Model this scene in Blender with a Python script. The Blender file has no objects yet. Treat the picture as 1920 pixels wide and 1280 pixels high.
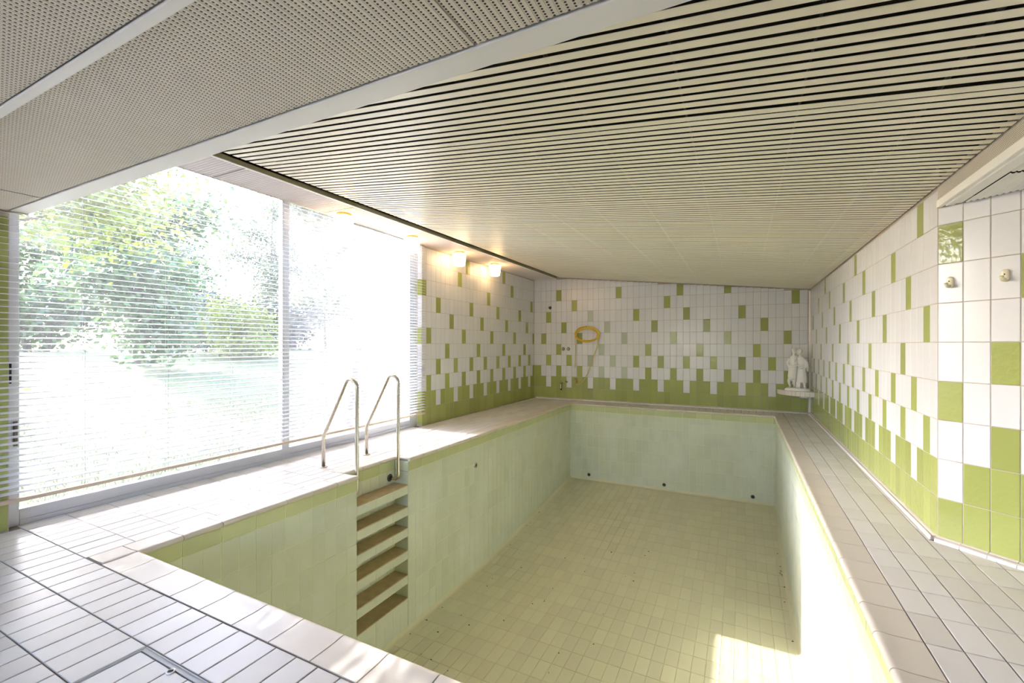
import bpy, bmesh, math, random
from mathutils import Vector, Matrix

random.seed(7)
scene = bpy.context.scene
COL = scene.collection

# ------------------------------------------------------------------ camera
CAM_Z = 1.246
YAW = 26.973
FPX = 844.4
cam_data = bpy.data.cameras.new('camera')
cam_data.sensor_fit = 'HORIZONTAL'
cam_data.sensor_width = 36.0
cam_data.lens = 36.0 * FPX / 1920.0
cam_data.shift_y = 6.26 / 1920.0
cam_data.clip_start = 0.02
cam_data.clip_end = 400
cam = bpy.data.objects.new('camera', cam_data)
COL.objects.link(cam)
cam.matrix_world = (Matrix.Translation((0, 0, CAM_Z)) @ Matrix.Rotation(math.radians(YAW), 4, 'Z')
                    @ Matrix.Rotation(math.radians(90), 4, 'X') @ Matrix.Rotation(math.radians(0.053), 4, 'Z'))
scene.camera = cam

# ------------------------------------------------------------------ sky, sun, exposure
SUN_ELEV = 32.0
world = bpy.data.worlds.new('sky')
scene.world = world
world.use_nodes = True
wn = world.node_tree.nodes
bg = wn['Background']
sky = wn.new('ShaderNodeTexSky')
sky.sky_type = 'NISHITA'
sky.sun_disc = False
sky.sun_elevation = math.radians(SUN_ELEV)
sky.sun_rotation = math.radians(-90)
sky.dust_density = 2.0
sky.ozone_density = 1.0
wm = wn.new('ShaderNodeMix'); wm.data_type = 'RGBA'; wm.blend_type = 'MULTIPLY'; wm.inputs[0].default_value = 1.0
wm.inputs[7].default_value = (1.0, 0.985, 1.14, 1)      # camera white balance, the same over the whole sky
world.node_tree.links.new(sky.outputs[0], wm.inputs[6]); world.node_tree.links.new(wm.outputs[2], bg.inputs[0])
bg.inputs[1].default_value = 1.6

sun_data = bpy.data.lights.new('sun', 'SUN')
sun_data.energy = 10.5
sun_data.angle = math.radians(0.6)
sun_data.color = (1.0, 0.97, 1.0)
sun = bpy.data.objects.new('sun', sun_data)
COL.objects.link(sun)
sd = Vector((math.cos(math.radians(SUN_ELEV)), 0.0, -math.sin(math.radians(SUN_ELEV))))
sun.rotation_euler = sd.to_track_quat('-Z', 'Y').to_euler()
sun.location = (-30, 3.5, 20)

scene.view_settings.view_transform = 'Standard'
scene.view_settings.look = 'None'
scene.view_settings.gamma = 1.0
scene.view_settings.use_curve_mapping = False
scene.view_settings.exposure = 1.13
scene.cycles.use_denoising = True
scene.cycles.max_bounces = 12
scene.cycles.diffuse_bounces = 8
scene.cycles.glossy_bounces = 4
scene.cycles.transparent_max_bounces = 24
scene.cycles.sample_clamp_indirect = 8.0

# ------------------------------------------------------------------ dimensions (metres, deck = 0)
XL, XR, YB = -4.356, 1.115, 9.708          # window wall, right wall, back wall
YC = 3.794                                 # corner where the right wall turns
TH = math.radians(48.16)
AD = Vector((math.sin(TH), -math.cos(TH), 0))      # along the angled wall
AN = Vector((math.cos(TH), math.sin(TH), 0))       # away from the room
CC = Vector((XR, YC, 0))
EE = CC + AD * 1.72
TW, TR, ROW0 = 0.125, 0.247, 0.03          # tile module width, row height, first row
PXL, PXR, PYF, PYB = -3.25, 0.54, 1.38, 9.14       # pool wall faces
NXL, NXR, NYF, NYB = -3.225, 0.512, 1.405, 9.112   # nosing edges
NY0, NY1, NXB = 3.145, 3.882, -3.44        # step niche
YREAR = -2.7
SLOPE = 0.1105
def ceil_z(x): return 2.25 + SLOPE * (XR - x)
def pool_z(y): return -1.875 if y < 5.6 else -1.875 + (y - 5.6) / (PYB - 5.6) * 0.295
LOWC = 2.135

# ------------------------------------------------------------------ helpers
def srgb(r, g, b):
    f = lambda c: (c / 255 / 12.92) if c / 255 <= 0.04045 else ((c / 255 + 0.055) / 1.055) ** 2.4
    return (f(r), f(g), f(b), 1.0)

class MB:
    def __init__(s): s.v, s.f, s.m, s.smooth = [], [], [], []
    def add(s, vs, fs, mi=0, smooth=False, M=None):
        o = len(s.v)
        for p in vs:
            p = Vector(p)
            s.v.append(tuple(M @ p if M else p))
        for f in fs:
            s.f.append([o + i for i in f]); s.m.append(mi); s.smooth.append(smooth)
        return s
    def box(s, x0, x1, y0, y1, z0, z1, mi=0, M=None):
        vs = [(x, y, z) for z in (z0, z1) for y in (y0, y1) for x in (x0, x1)]
        fs = [(0, 2, 3, 1), (4, 5, 7, 6), (0, 1, 5, 4), (2, 6, 7, 3), (0, 4, 6, 2), (1, 3, 7, 5)]
        return s.add(vs, fs, mi, False, M)
    def bbox(s, x0, x1, y0, y1, z0, z1, b=0.004, mi=0, M=None):
        # box with chamfered vertical and horizontal edges (octagonal section in three directions)
        bm = bmesh.new()
        bmesh.ops.create_cube(bm, size=1.0)
        for v in bm.verts:
            v.co = Vector(((x0 + x1) / 2 + v.co.x * (x1 - x0), (y0 + y1) / 2 + v.co.y * (y1 - y0), (z0 + z1) / 2 + v.co.z * (z1 - z0)))
        bmesh.ops.bevel(bm, geom=list(bm.edges), offset=b, segments=2, profile=0.6, affect='EDGES')
        bm.verts.index_update()
        s.add([v.co.copy() for v in bm.verts], [[v.index for v in f.verts] for f in bm.faces], mi, False, M)
        bm.free()
        return s
    def prism(s, poly, z0, z1, mi=0, M=None):
        n = len(poly)
        vs = [(p[0], p[1], z0) for p in poly] + [(p[0], p[1], z1) for p in poly]
        fs = [tuple(reversed(range(n))), tuple(range(n, 2 * n))]
        fs += [(i, (i + 1) % n, n + (i + 1) % n, n + i) for i in range(n)]
        return s.add(vs, fs, mi, False, M)
    def loft(s, rings, mi=0, smooth=True, caps=True, closed=True, M=None):
        n = len(rings[0]); vs = [p for r in rings for p in r]; fs = []
        for k in range(len(rings) - 1):
            for i in range(n if closed else n - 1):
                j = (i + 1) % n
                fs.append((k * n + i, k * n + j, (k + 1) * n + j, (k + 1) * n + i))
        if caps and closed:
            fs.append(tuple(reversed(range(n)))); fs.append(tuple((len(rings) - 1) * n + i for i in range(n)))
        return s.add(vs, fs, mi, smooth, M)
    def lathe(s, prof, n=24, mi=0, M=None, caps=True):
        rings = [[(r * math.cos(2 * math.pi * i / n), r * math.sin(2 * math.pi * i / n), z) for i in range(n)] for r, z in prof]
        return s.loft(rings, mi, True, caps, True, M)
    def tube(s, pts, rad, n=10, mi=0, M=None, closed=False):
        pts = [Vector(p) for p in pts]; rings = []
        N = len(pts); up = None
        for i in range(N):
            if closed: t = pts[(i + 1) % N] - pts[i - 1]
            else: t = pts[min(i + 1, N - 1)] - pts[max(i - 1, 0)]
            t.normalize()
            if up is None:
                up = t.orthogonal().normalized()
            else:
                up = (up - t * up.dot(t))
                if up.length < 1e-5: up = t.orthogonal()
                up.normalize()
            w = t.cross(up)
            r = rad[i] if isinstance(rad, (list, tuple)) else rad
            rings.append([pts[i] + (up * math.cos(2 * math.pi * k / n) + w * math.sin(2 * math.pi * k / n)) * r for k in range(n)])
        if closed: rings.append(rings[0])
        return s.loft(rings, mi, True, not closed, True, M)
    def ball(s, c, r, n=12, mi=0, M=None):
        c = Vector(c); rx, ry, rz = r if isinstance(r, (tuple, list)) else (r, r, r)
        prof = [(math.sin(math.pi * (k + 0.02) / (n + 0.04)), -math.cos(math.pi * (k + 0.02) / (n + 0.04))) for k in range(n + 1)]
        rings = [[(c.x + rx * a * math.cos(2 * math.pi * i / (2 * n)), c.y + ry * a * math.sin(2 * math.pi * i / (2 * n)), c.z + rz * b) for i in range(2 * n)] for a, b in prof]
        return s.loft(rings, mi, True, True, True, M)
    def mesh(s, name, mats):
        me = bpy.data.meshes.new(name)
        me.from_pydata(s.v, [], s.f)
        for m in (mats if isinstance(mats, (list, tuple)) else [mats]): me.materials.append(m)
        me.polygons.foreach_set('material_index', s.m)
        me.polygons.foreach_set('use_smooth', s.smooth)
        me.update()
        return me
    def obj(s, name, mats, parent=None):
        return link(name, s.mesh(name, mats), parent)

def link(name, data, parent=None, M=None):
    o = bpy.data.objects.new(name, data)
    COL.objects.link(o)
    if parent is not None: o.parent = parent
    if M is not None: o.matrix_basis = M
    return o

def tag(o, label, cat, group=None, kind=None):
    o['label'] = label; o['category'] = cat
    if group: o['group'] = group
    if kind: o['kind'] = kind
    return o

def thing(name, label, cat, loc=(0, 0, 0), rz=0.0, group=None, kind=None):
    o = bpy.data.objects.new(name, None)
    COL.objects.link(o)
    o.empty_display_size = 0.1
    o.location = loc; o.rotation_euler = (0, 0, rz)
    return tag(o, label, cat, group, kind)

def frame_matrix(o, x, y, z):
    x, y, z, o = Vector(x), Vector(y), Vector(z), Vector(o)
    return Matrix(((x.x, y.x, z.x, o.x), (x.y, y.y, z.y, o.y), (x.z, y.z, z.z, o.z), (0, 0, 0, 1)))

CAMF = Vector((-math.sin(math.radians(YAW)), math.cos(math.radians(YAW)), 0))
CAMR = Vector((math.cos(math.radians(YAW)), math.sin(math.radians(YAW)), 0))
def pixel(p):
    d = Vector(p) - Vector((0, 0, CAM_Z)); z = d.dot(CAMF)
    if z < 0.05: return None
    return 960 + FPX * d.dot(CAMR) / z, 646.3 - FPX * d.z / z

# ------------------------------------------------------------------ materials
def new_mat(name):
    m = bpy.data.materials.new(name); m.use_nodes = True
    nt = m.node_tree
    return m, nt, nt.nodes, nt.links, nt.nodes['Principled BSDF']

def plain(name, col, rough=0.5, metal=0.0, noise=0.0, scale=20.0, bump=0.0, spec=0.5):
    m, nt, n, l, b = new_mat(name)
    b.inputs['Base Color'].default_value = col
    b.inputs['Roughness'].default_value = rough
    b.inputs['Metallic'].default_value = metal
    b.inputs['Specular IOR Level'].default_value = spec
    if noise or bump:
        g = n.new('ShaderNodeNewGeometry')
        t = n.new('ShaderNodeTexNoise'); t.inputs['Scale'].default_value = scale; t.inputs['Detail'].default_value = 4
        l.new(g.outputs['Position'], t.inputs['Vector'])
        if noise:
            mx = n.new('ShaderNodeMix'); mx.data_type = 'RGBA'
            mx.inputs[6].default_value = tuple(c * (1 - noise) for c in col[:3]) + (1,)
            mx.inputs[7].default_value = tuple(min(1, c * (1 + noise)) for c in col[:3]) + (1,)
            l.new(t.outputs['Fac'], mx.inputs[0]); l.new(mx.outputs[2], b.inputs['Base Color'])
        if bump:
            bp = n.new('ShaderNodeBump'); bp.inputs['Strength'].default_value = bump; bp.inputs['Distance'].default_value = 0.01
            l.new(t.outputs['Fac'], bp.inputs['Height']); l.new(bp.outputs[0], b.inputs['Normal'])
    return m

def tile_mat(name, col, var=0.06, rough=0.25, bump=0.08, bscale=14.0, deposits=None, dep_scale=2.0, dep_amt=(0.45, 0.65), tint=None, spec=0.5):
    """glazed or plain ceramic: a shade of its own for each tile, soft waviness, optional lime deposit"""
    m, nt, n, l, b = new_mat(name)
    oi = n.new('ShaderNodeObjectInfo'); g = n.new('ShaderNodeNewGeometry')
    ad = n.new('ShaderNodeMath'); ad.operation = 'ADD'
    l.new(oi.outputs['Random'], ad.inputs[0]); l.new(g.outputs['Random Per Island'], ad.inputs[1])
    fr = n.new('ShaderNodeMath'); fr.operation = 'FRACT'; l.new(ad.outputs[0], fr.inputs[0])
    mx = n.new('ShaderNodeMix'); mx.data_type = 'RGBA'
    t2 = tint or col
    mx.inputs[6].default_value = tuple(c * (1 - var) for c in col[:3]) + (1,)
    mx.inputs[7].default_value = tuple(min(1, c * (1 + var)) for c in t2[:3]) + (1,)
    l.new(fr.outputs[0], mx.inputs[0])
    out = mx.outputs[2]
    t = n.new('ShaderNodeTexNoise'); t.inputs['Scale'].default_value = bscale; t.inputs['Detail'].default_value = 3
    l.new(g.outputs['Position'], t.inputs['Vector'])
    b.inputs['Roughness'].default_value = rough
    b.inputs['Specular IOR Level'].default_value = spec
    if deposits:
        d = n.new('ShaderNodeTexNoise'); d.inputs['Scale'].default_value = dep_scale; d.inputs['Detail'].default_value = 8; d.inputs['Roughness'].default_value = 0.62
        mp = n.new('ShaderNodeMapping'); mp.inputs['Scale'].default_value = (1, 1, 0.7)
        l.new(g.outputs['Position'], mp.inputs['Vector']); l.new(mp.outputs[0], d.inputs['Vector'])
        rp = n.new('ShaderNodeValToRGB'); rp.color_ramp.elements[0].position = dep_amt[0]; rp.color_ramp.elements[1].position = dep_amt[1]
        rp.color_ramp.elements[1].color = (0.75, 0.75, 0.75, 1)
        l.new(d.outputs['Fac'], rp.inputs[0])
        # the deposit stays below the old water line
        sp = n.new('ShaderNodeSeparateXYZ'); l.new(g.outputs['Position'], sp.inputs[0])
        wl = n.new('ShaderNodeMapRange'); wl.inputs[1].default_value = -0.245; wl.inputs[2].default_value = -0.265
        l.new(sp.outputs['Z'], wl.inputs[0])
        mlt = n.new('ShaderNodeMath'); mlt.operation = 'MULTIPLY'; l.new(rp.outputs[0], mlt.inputs[0]); l.new(wl.outputs[0], mlt.inputs[1])
        m2 = n.new('ShaderNodeMix'); m2.data_type = 'RGBA'; m2.inputs[7].default_value = deposits
        l.new(mlt.outputs[0], m2.inputs[0]); l.new(out, m2.inputs[6]); out = m2.outputs[2]
        rr = n.new('ShaderNodeMapRange'); rr.inputs[3].default_value = rough; rr.inputs[4].default_value = 0.75
        l.new(wl.outputs[0], rr.inputs[0]); l.new(rr.outputs[0], b.inputs['Roughness'])
    l.new(out, b.inputs['Base Color'])
    bp = n.new('ShaderNodeBump'); bp.inputs['Strength'].default_value = bump; bp.inputs['Distance'].default_value = 0.01
    l.new(t.outputs['Fac'], bp.inputs['Height']); l.new(bp.outputs[0], b.inputs['Normal'])
    return m

def perforated(name, col, px, py, rad, axis='XY', rough=0.45):
    """painted sheet metal with a regular field of small holes"""
    m, nt, n, l, b = new_mat(name)
    tc = n.new('ShaderNodeTexCoord'); sp = n.new('ShaderNodeSeparateXYZ'); l.new(tc.outputs['Object'], sp.inputs[0])
    def cell(sock, pitch, shift=None):
        a = n.new('ShaderNodeMath'); a.operation = 'DIVIDE'; a.inputs[1].default_value = pitch; l.new(sock, a.inputs[0])
        src = a.outputs[0]
        if shift is not None:
            ad = n.new('ShaderNodeMath'); ad.operation = 'ADD'; l.new(src, ad.inputs[0]); l.new(shift, ad.inputs[1]); src = ad.outputs[0]
        f = n.new('ShaderNodeMath'); f.operation = 'FRACT'; l.new(src, f.inputs[0])
        s = n.new('ShaderNodeMath'); s.operation = 'SUBTRACT'; s.inputs[1].default_value = 0.5; l.new(f.outputs[0], s.inputs[0])
        k = n.new('ShaderNodeMath'); k.operation = 'MULTIPLY'; k.inputs[1].default_value = pitch; l.new(s.outputs[0], k.inputs[0])
        return k.outputs[0], src
    a, asrc = cell(sp.outputs[axis[0]], px)
    fl = n.new('ShaderNodeMath'); fl.operation = 'FLOOR'; l.new(asrc, fl.inputs[0])
    hf = n.new('ShaderNodeMath'); hf.operation = 'MULTIPLY'; hf.inputs[1].default_value = 0.5; l.new(fl.outputs[0], hf.inputs[0])
    c, _ = cell(sp.outputs[axis[1]], py, hf.outputs[0])
    cb = n.new('ShaderNodeCombineXYZ'); l.new(a, cb.inputs[0]); l.new(c, cb.inputs[1])
    ln = n.new('ShaderNodeVectorMath'); ln.operation = 'LENGTH'; l.new(cb.outputs[0], ln.inputs[0])
    lt = n.new('ShaderNodeMapRange'); lt.inputs[1].default_value = rad * 1.15; lt.inputs[2].default_value = rad * 0.85
    l.new(ln.outputs['Value'], lt.inputs[0])
    mx = n.new('ShaderNodeMix'); mx.data_type = 'RGBA'; mx.inputs[6].default_value = col; mx.inputs[7].default_value = (0.015, 0.013, 0.01, 1)
    l.new(lt.outputs[0], mx.inputs[0]); l.new(mx.outputs[2], b.inputs['Base Color'])
    b.inputs['Roughness'].default_value = rough
    return m

M = {}
M['white'] = tile_mat('white_glazed_tile', srgb(224, 224, 228), 0.03, 0.22, 0.05, 9)
M['green'] = tile_mat('olive_green_glazed_tile', srgb(162, 170, 98), 0.10, 0.13, 0.22, 22)
M['faded'] = tile_mat('bleached_green_tile', srgb(184, 194, 178), 0.06, 0.5, 0.05, 9)
M['pool'] = tile_mat('pale_green_pool_tile', srgb(206, 211, 188), 0.04, 0.35, 0.05, 10, deposits=srgb(222, 225, 212), dep_scale=1.6, dep_amt=(0.42, 0.70))
M['pooltop'] = tile_mat('green_pool_rim_tile', srgb(192, 198, 146), 0.05, 0.28, 0.05, 10)
M['poolfloor'] = tile_mat('olive_pool_floor_tile', srgb(210, 206, 176), 0.02, 0.42, 0.04, 10, tint=srgb(213, 210, 178))
M['deck'] = tile_mat('beige_deck_tile', srgb(214, 208, 201), 0.05, 0.36, 0.05, 16, tint=srgb(216, 213, 210))
M['coping'] = tile_mat('beige_coping_tile', srgb(212, 203, 190), 0.04, 0.34, 0.03, 16)
M['trimtile'] = tile_mat('white_cove_tile', srgb(232, 226, 218), 0.03, 0.25, 0.03, 16)
M['grout'] = plain('wall_grout', srgb(182, 171, 160), 0.9, noise=0.12, scale=8)
M['poolgrout'] = plain('pool_grout', srgb(226, 228, 196), 0.9, noise=0.08, scale=8)
M['deckgrout'] = plain('deck_grout', srgb(140, 134, 126), 0.9, noise=0.15, scale=10)
M['plaster'] = plain('white_plaster', srgb(232, 228, 220), 0.8, noise=0.02)
M['dark'] = plain('dark_void', srgb(20, 18, 14), 0.95)
M['slat'] = plain('cream_lacquered_slat', srgb(246, 239, 219), 0.38, noise=0.03, scale=3)
M['rail'] = plain('ceiling_carrier', srgb(84, 80, 70), 0.5)
M['sheet'] = perforated('corrugated_perforated_sheet', srgb(222, 215, 202), 0.021, 0.0105, 0.0034)
M['fascia'] = perforated('perforated_fascia_sheet', srgb(214, 206, 196), 0.0085, 0.0098, 0.0026, 'ZY')
M['upstand'] = perforated('dark_perforated_upstand', srgb(214, 204, 188), 0.010, 0.012, 0.0034, 'ZY')
M['metalwhite'] = plain('white_painted_metal', srgb(244, 242, 238), 0.35)
M['soffit'] = plain('soffit_sheet', srgb(204, 197, 196), 0.5)
M['metalcream'] = plain('cream_painted_metal', srgb(186, 177, 146), 0.4)
M['alu'] = plain('aluminium_frame', srgb(196, 200, 208), 0.4, 0.35)
M['rimalu'] = plain('dull_aluminium_rim', srgb(186, 188, 190), 0.55, 0.1)
M['steel'] = plain('brushed_stainless_steel', srgb(206, 200, 188), 0.22, 1.0)
M['steeldark'] = plain('dark_steel', srgb(96, 92, 86), 0.4, 0.9)
M['black'] = plain('black_rubber', srgb(24, 24, 22), 0.6)
M['blind'] = plain('white_blind_slat', srgb(238, 240, 244), 0.4)
M['blindrail'] = plain('beige_blind_rail', srgb(206, 190, 170), 0.45)
M['cord'] = plain('grey_cord', srgb(170, 172, 172), 0.8)
M['ivory'] = plain('ivory_plastic', srgb(240, 232, 204), 0.35)
M['brass'] = plain('lamp_base_brass', srgb(196, 160, 104), 0.35, 0.7)
M['marble'] = plain('white_marble', srgb(242, 240, 236), 0.5, noise=0.06, scale=30, bump=0.05)
M['hose'] = plain('yellow_hose', srgb(222, 190, 62), 0.45)
M['hosepale'] = plain('pale_hose', srgb(206, 190, 120), 0.45)
M['grime'] = plain('brown_step_grime', srgb(178, 160, 122), 0.8, noise=0.25, scale=14)
M['debris'] = plain('dry_leaf_debris', srgb(84, 74, 44), 0.9)
M['bark'] = plain('bark', srgb(92, 84, 72), 0.9, noise=0.3, scale=12, bump=0.4)

def leaf_mat(name, col):
    m, nt, n, l, b = new_mat(name)
    g = n.new('ShaderNodeNewGeometry')
    mx = n.new('ShaderNodeMix'); mx.data_type = 'RGBA'
    mx.inputs[6].default_value = tuple(c * 0.55 for c in col[:3]) + (1,); mx.inputs[7].default_value = tuple(min(1, c * 1.45) for c in col[:3]) + (1,)
    l.new(g.outputs['Random Per Island'], mx.inputs[0])
    b.inputs['Roughness'].default_value = 0.5
    l.new(mx.outputs[2], b.inputs['Base Color'])
    tr = n.new('ShaderNodeBsdfTranslucent'); l.new(mx.outputs[2], tr.inputs[0])
    ms = n.new('ShaderNodeMixShader'); ms.inputs[0].default_value = 0.3
    l.new(b.outputs[0], ms.inputs[1]); l.new(tr.outputs[0], ms.inputs[2]); l.new(ms.outputs[0], n['Material Output'].inputs[0])
    return m
M['leaf_yellow'] = leaf_mat('yellow_green_leaves', srgb(116, 126, 46))
M['leaf_green'] = leaf_mat('mid_green_leaves', srgb(76, 98, 54))
M['leaf_blue'] = leaf_mat('blue_green_leaves', srgb(68, 88, 66))
M['leaf_dark'] = leaf_mat('dark_hedge_leaves', srgb(36, 47, 35))
M['leaf_grey'] = leaf_mat('grey_green_leaves', srgb(88, 98, 74))
M['grassblade'] = leaf_mat('grass_blades', srgb(88, 88, 50))

def lawn_mat():
    m, nt, n, l, b = new_mat('lawn')
    g = n.new('ShaderNodeNewGeometry')
    t = n.new('ShaderNodeTexNoise'); t.inputs['Scale'].default_value = 1.3; t.inputs['Detail'].default_value = 8; l.new(g.outputs['Position'], t.inputs['Vector'])
    r = n.new('ShaderNodeValToRGB'); r.color_ramp.elements[0].position = 0.3; r.color_ramp.elements[1].position = 0.72
    r.color_ramp.elements[0].color = srgb(58, 69, 24); r.color_ramp.elements[1].color = srgb(90, 95, 46)
    l.new(t.outputs['Fac'], r.inputs[0]); l.new(r.outputs[0], b.inputs['Base Color']); b.inputs['Roughness'].default_value = 0.9
    return m
M['lawn'] = lawn_mat()

def glass_mat(name, haze, hazecol=(0.9, 0.92, 0.95, 1)):
    m, nt, n, l, b = new_mat(name)
    n.remove(b)
    tr = n.new('ShaderNodeBsdfTransparent'); tr.inputs[0].default_value = (0.97, 0.985, 0.98, 1)
    gl = n.new('ShaderNodeBsdfGlossy'); gl.inputs['Roughness'].default_value = 0.02
    fr = n.new('ShaderNodeFresnel'); fr.inputs[0].default_value = 1.45
    ms = n.new('ShaderNodeMixShader'); l.new(fr.outputs[0], ms.inputs[0]); l.new(tr.outputs[0], ms.inputs[1]); l.new(gl.outputs[0], ms.inputs[2])
    out = ms.outputs[0]
    if haze:
        g = n.new('ShaderNodeNewGeometry')
        t = n.new('ShaderNodeTexNoise'); t.inputs['Scale'].default_value = 2.2; t.inputs['Detail'].default_value = 6; l.new(g.outputs['Position'], t.inputs['Vector'])
        mr = n.new('ShaderNodeMapRange'); mr.inputs[1].default_value = 0.3; mr.inputs[2].default_value = 0.75; mr.inputs[3].default_value = haze * 0.7; mr.inputs[4].default_value = haze * 1.3
        l.new(t.outputs['Fac'], mr.inputs[0])
        td = n.new('ShaderNodeBsdfTranslucent'); td.inputs[0].default_value = hazecol
        m2 = n.new('ShaderNodeMixShader'); l.new(mr.outputs[0], m2.inputs[0]); l.new(out, m2.inputs[1]); l.new(td.outputs[0], m2.inputs[2]); out = m2.outputs[0]
    l.new(out, n['Material Output'].inputs[0])
    return m
M['glass'] = glass_mat('clear_window_glass', 0.02)
M['hazyglass'] = glass_mat('dusty_window_glass', 0.04)

def lamp_mat():
    m, nt, n, l, b = new_mat('lit_opal_glass')
    b.inputs['Base Color'].default_value = srgb(250, 244, 232); b.inputs['Roughness'].default_value = 0.25
    b.inputs['Emission Color'].default_value = (1.0, 0.62, 0.27, 1); b.inputs['Emission Strength'].default_value = 6.5
    return m
M['opal'] = lamp_mat()

# ------------------------------------------------------------------ tile laying
_tm = {}
def tile_mesh(w, h, t, key, bev=0.0022):
    k = (round(w, 4), round(h, 4), round(t, 4), key)
    if k not in _tm:
        _tm[k] = tile_geo(MB(), w, h, t, bev).mesh('tile_' + key, M[key])
    return _tm[k]
def tile_geo(mb, w, h, t, bev=0.0022, mi=0, Mx=None):
    a, b = w / 2, h / 2
    vs = [(-a, -b, -t), (a, -b, -t), (a, b, -t), (-a, b, -t),
          (-a, -b, -bev * .6), (a, -b, -bev * .6), (a, b, -bev * .6), (-a, b, -bev * .6),
          (-a + bev, -b + bev, 0), (a - bev, -b + bev, 0), (a - bev, b - bev, 0), (-a + bev, b - bev, 0)]
    fs = [(8, 9, 10, 11)]
    for q in (0, 4):
        for i in range(4):
            j = (i + 1) % 4
            fs.append((q + i, q + j, q + 4 + j, q + 4 + i))
    return mb.add(vs, fs, mi, False, Mx)

def lay(parent, origin, du, dv, cells, name='tile', limit=300, thick=0.006, joint=0.0045, wob=0.0):
    """cells: (u0, u1, v0, v1, material key); the largest in the picture become objects, the rest one mesh"""
    du, dv = Vector(du).normalized(), Vector(dv).normalized()
    dn = du.cross(dv)
    origin = Vector(origin)
    rank = []
    for c in cells:
        u, v = (c[0] + c[1]) / 2, (c[2] + c[3]) / 2
        P = origin + du * u + dv * v
        q = pixel(P); view = Vector((0, 0, CAM_Z)) - P
        area = (c[1] - c[0]) * (c[3] - c[2]) * max(0, view.normalized().dot(dn)) / view.length_squared
        if q is None or not (-60 < q[0] < 1980 and -60 < q[1] < 1340): area *= 1e-4
        rank.append((-area, len(rank), P, c))
    rank.sort(key=lambda r: r[:2])
    for a, i, P, c in rank[:limit]:
        w, h = c[1] - c[0] - joint, c[3] - c[2] - joint
        Mx = frame_matrix(P + dn * random.uniform(-wob, wob), du, dv, dn)
        if wob: Mx = Mx @ Matrix.Rotation(random.uniform(-wob, wob) * 3, 4, 'X') @ Matrix.Rotation(random.uniform(-wob, wob) * 3, 4, 'Y')
        link(name, tile_mesh(w, h, thick, c[4]), parent, Mx)
    rest = rank[limit:]
    if rest:
        keys = sorted({r[3][4] for r in rest}); mb = MB()
        for a, i, P, c in rest:
            tile_geo(mb, c[1] - c[0] - joint, c[3] - c[2] - joint, thick, 0.0022, keys.index(c[4]), frame_matrix(P, du, dv, dn))
        o = mb.obj(name + '_field', [M[k] for k in keys], parent)
        o['kind'] = 'stuff'

def structure(name, mb, mats, label, cat):
    o = mb.obj(name, mats)
    return tag(o, label, cat, kind='structure')

# ================================================================== WALLS
T = 0.0035
# --- back wall
mb = MB().box(-4.62, 1.4, YB + T - 0.001, YB + 0.25, -0.3, 3.15)
wall_back = structure('wall_back', mb, M['grout'], 'white and olive green tiled end wall beyond the pool', 'wall')
back_green = {9: {4, 15, 25, 32}, 8: {7, 23, 41}, 7: {2, 18, 26, 34}, 6: {5, 21, 29, 37}, 5: {1, 8, 24, 32, 40}, 4: {4, 20, 28, 36},
              3: {2, 6, 18, 22, 26, 30, 34, 38}, 2: set(range(0, 44, 4))}
back_faded = {7: {10}, 6: {13}, 5: {16}, 4: {12}, 3: {10, 14}, 2: {12, 16}}
cells = []
X0 = -4.298
for c in range(0, 44):
    u0, u1 = X0 + TW * c, X0 + TW * (c + 1)
    if c == 0: u0 = XL + 0.002
    u1 = min(u1, XR - 0.02)
    if u1 - u0 < 0.02: continue
    for r in range(0, 12):
        v0 = ROW0 + TR * r; v1 = min(v0 + TR, ceil_z((u0 + u1) / 2) - 0.012)
        if v1 - v0 < 0.03: continue
        if r == 0: k = 'green'
        elif r == 1: k = 'white' if c % 4 == 2 else 'green'
        elif c in back_faded.get(r, ()): k = 'faded'
        elif c in back_green.get(r, ()): k = 'green'
        else: k = 'white'
        cells.append((u0, u1, v0, v1, k))
lay(wall_back, (0, YB, 0), (1, 0, 0), (0, 0, 1), cells, wob=0.0006)

# --- right wall (X = XR, seen from -X): u runs from the far corner towards the camera
mb = MB().prism([(XR + T - 0.001, YC + 0.004), (XR + 0.25, YC + 0.12), (XR + 0.25, YB + 0.25), (XR + T - 0.001, YB + 0.25)], -0.3, 3.15)
wall_right = structure('wall_right', mb, M['grout'], 'white tiled long wall to the right of the pool with green dado', 'wall')
rg = {8: {2, 18, 34}, 7: {7, 15, 23, 31, 39}, 6: {4, 12, 20, 28, 36, 44}, 5: {1, 9, 17, 25, 33, 41}, 4: {5, 13, 21, 29, 37, 45},
      3: set(range(3, 48, 4)), 2: set(range(1, 48, 4))}
cells = []
for c in range(0, 48):
    y0 = YC + TW * c; y1 = min(y0 + TW, YB - 0.02)
    if y1 - y0 < 0.03: continue
    for r in range(0, 9):
        v0 = ROW0 + TR * r; v1 = min(v0 + TR, 2.235)
        if r == 0: k = 'green'
        elif r == 1: k = 'white' if c % 4 == 3 else 'green'
        else: k = 'green' if c in rg.get(r, ()) else 'white'
        cells.append((-y1, -y0, v0, v1, k))
lay(wall_right, (XR, 0, 0), (0, -1, 0), (0, 0, 1), cells, wob=0.0006)

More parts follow.
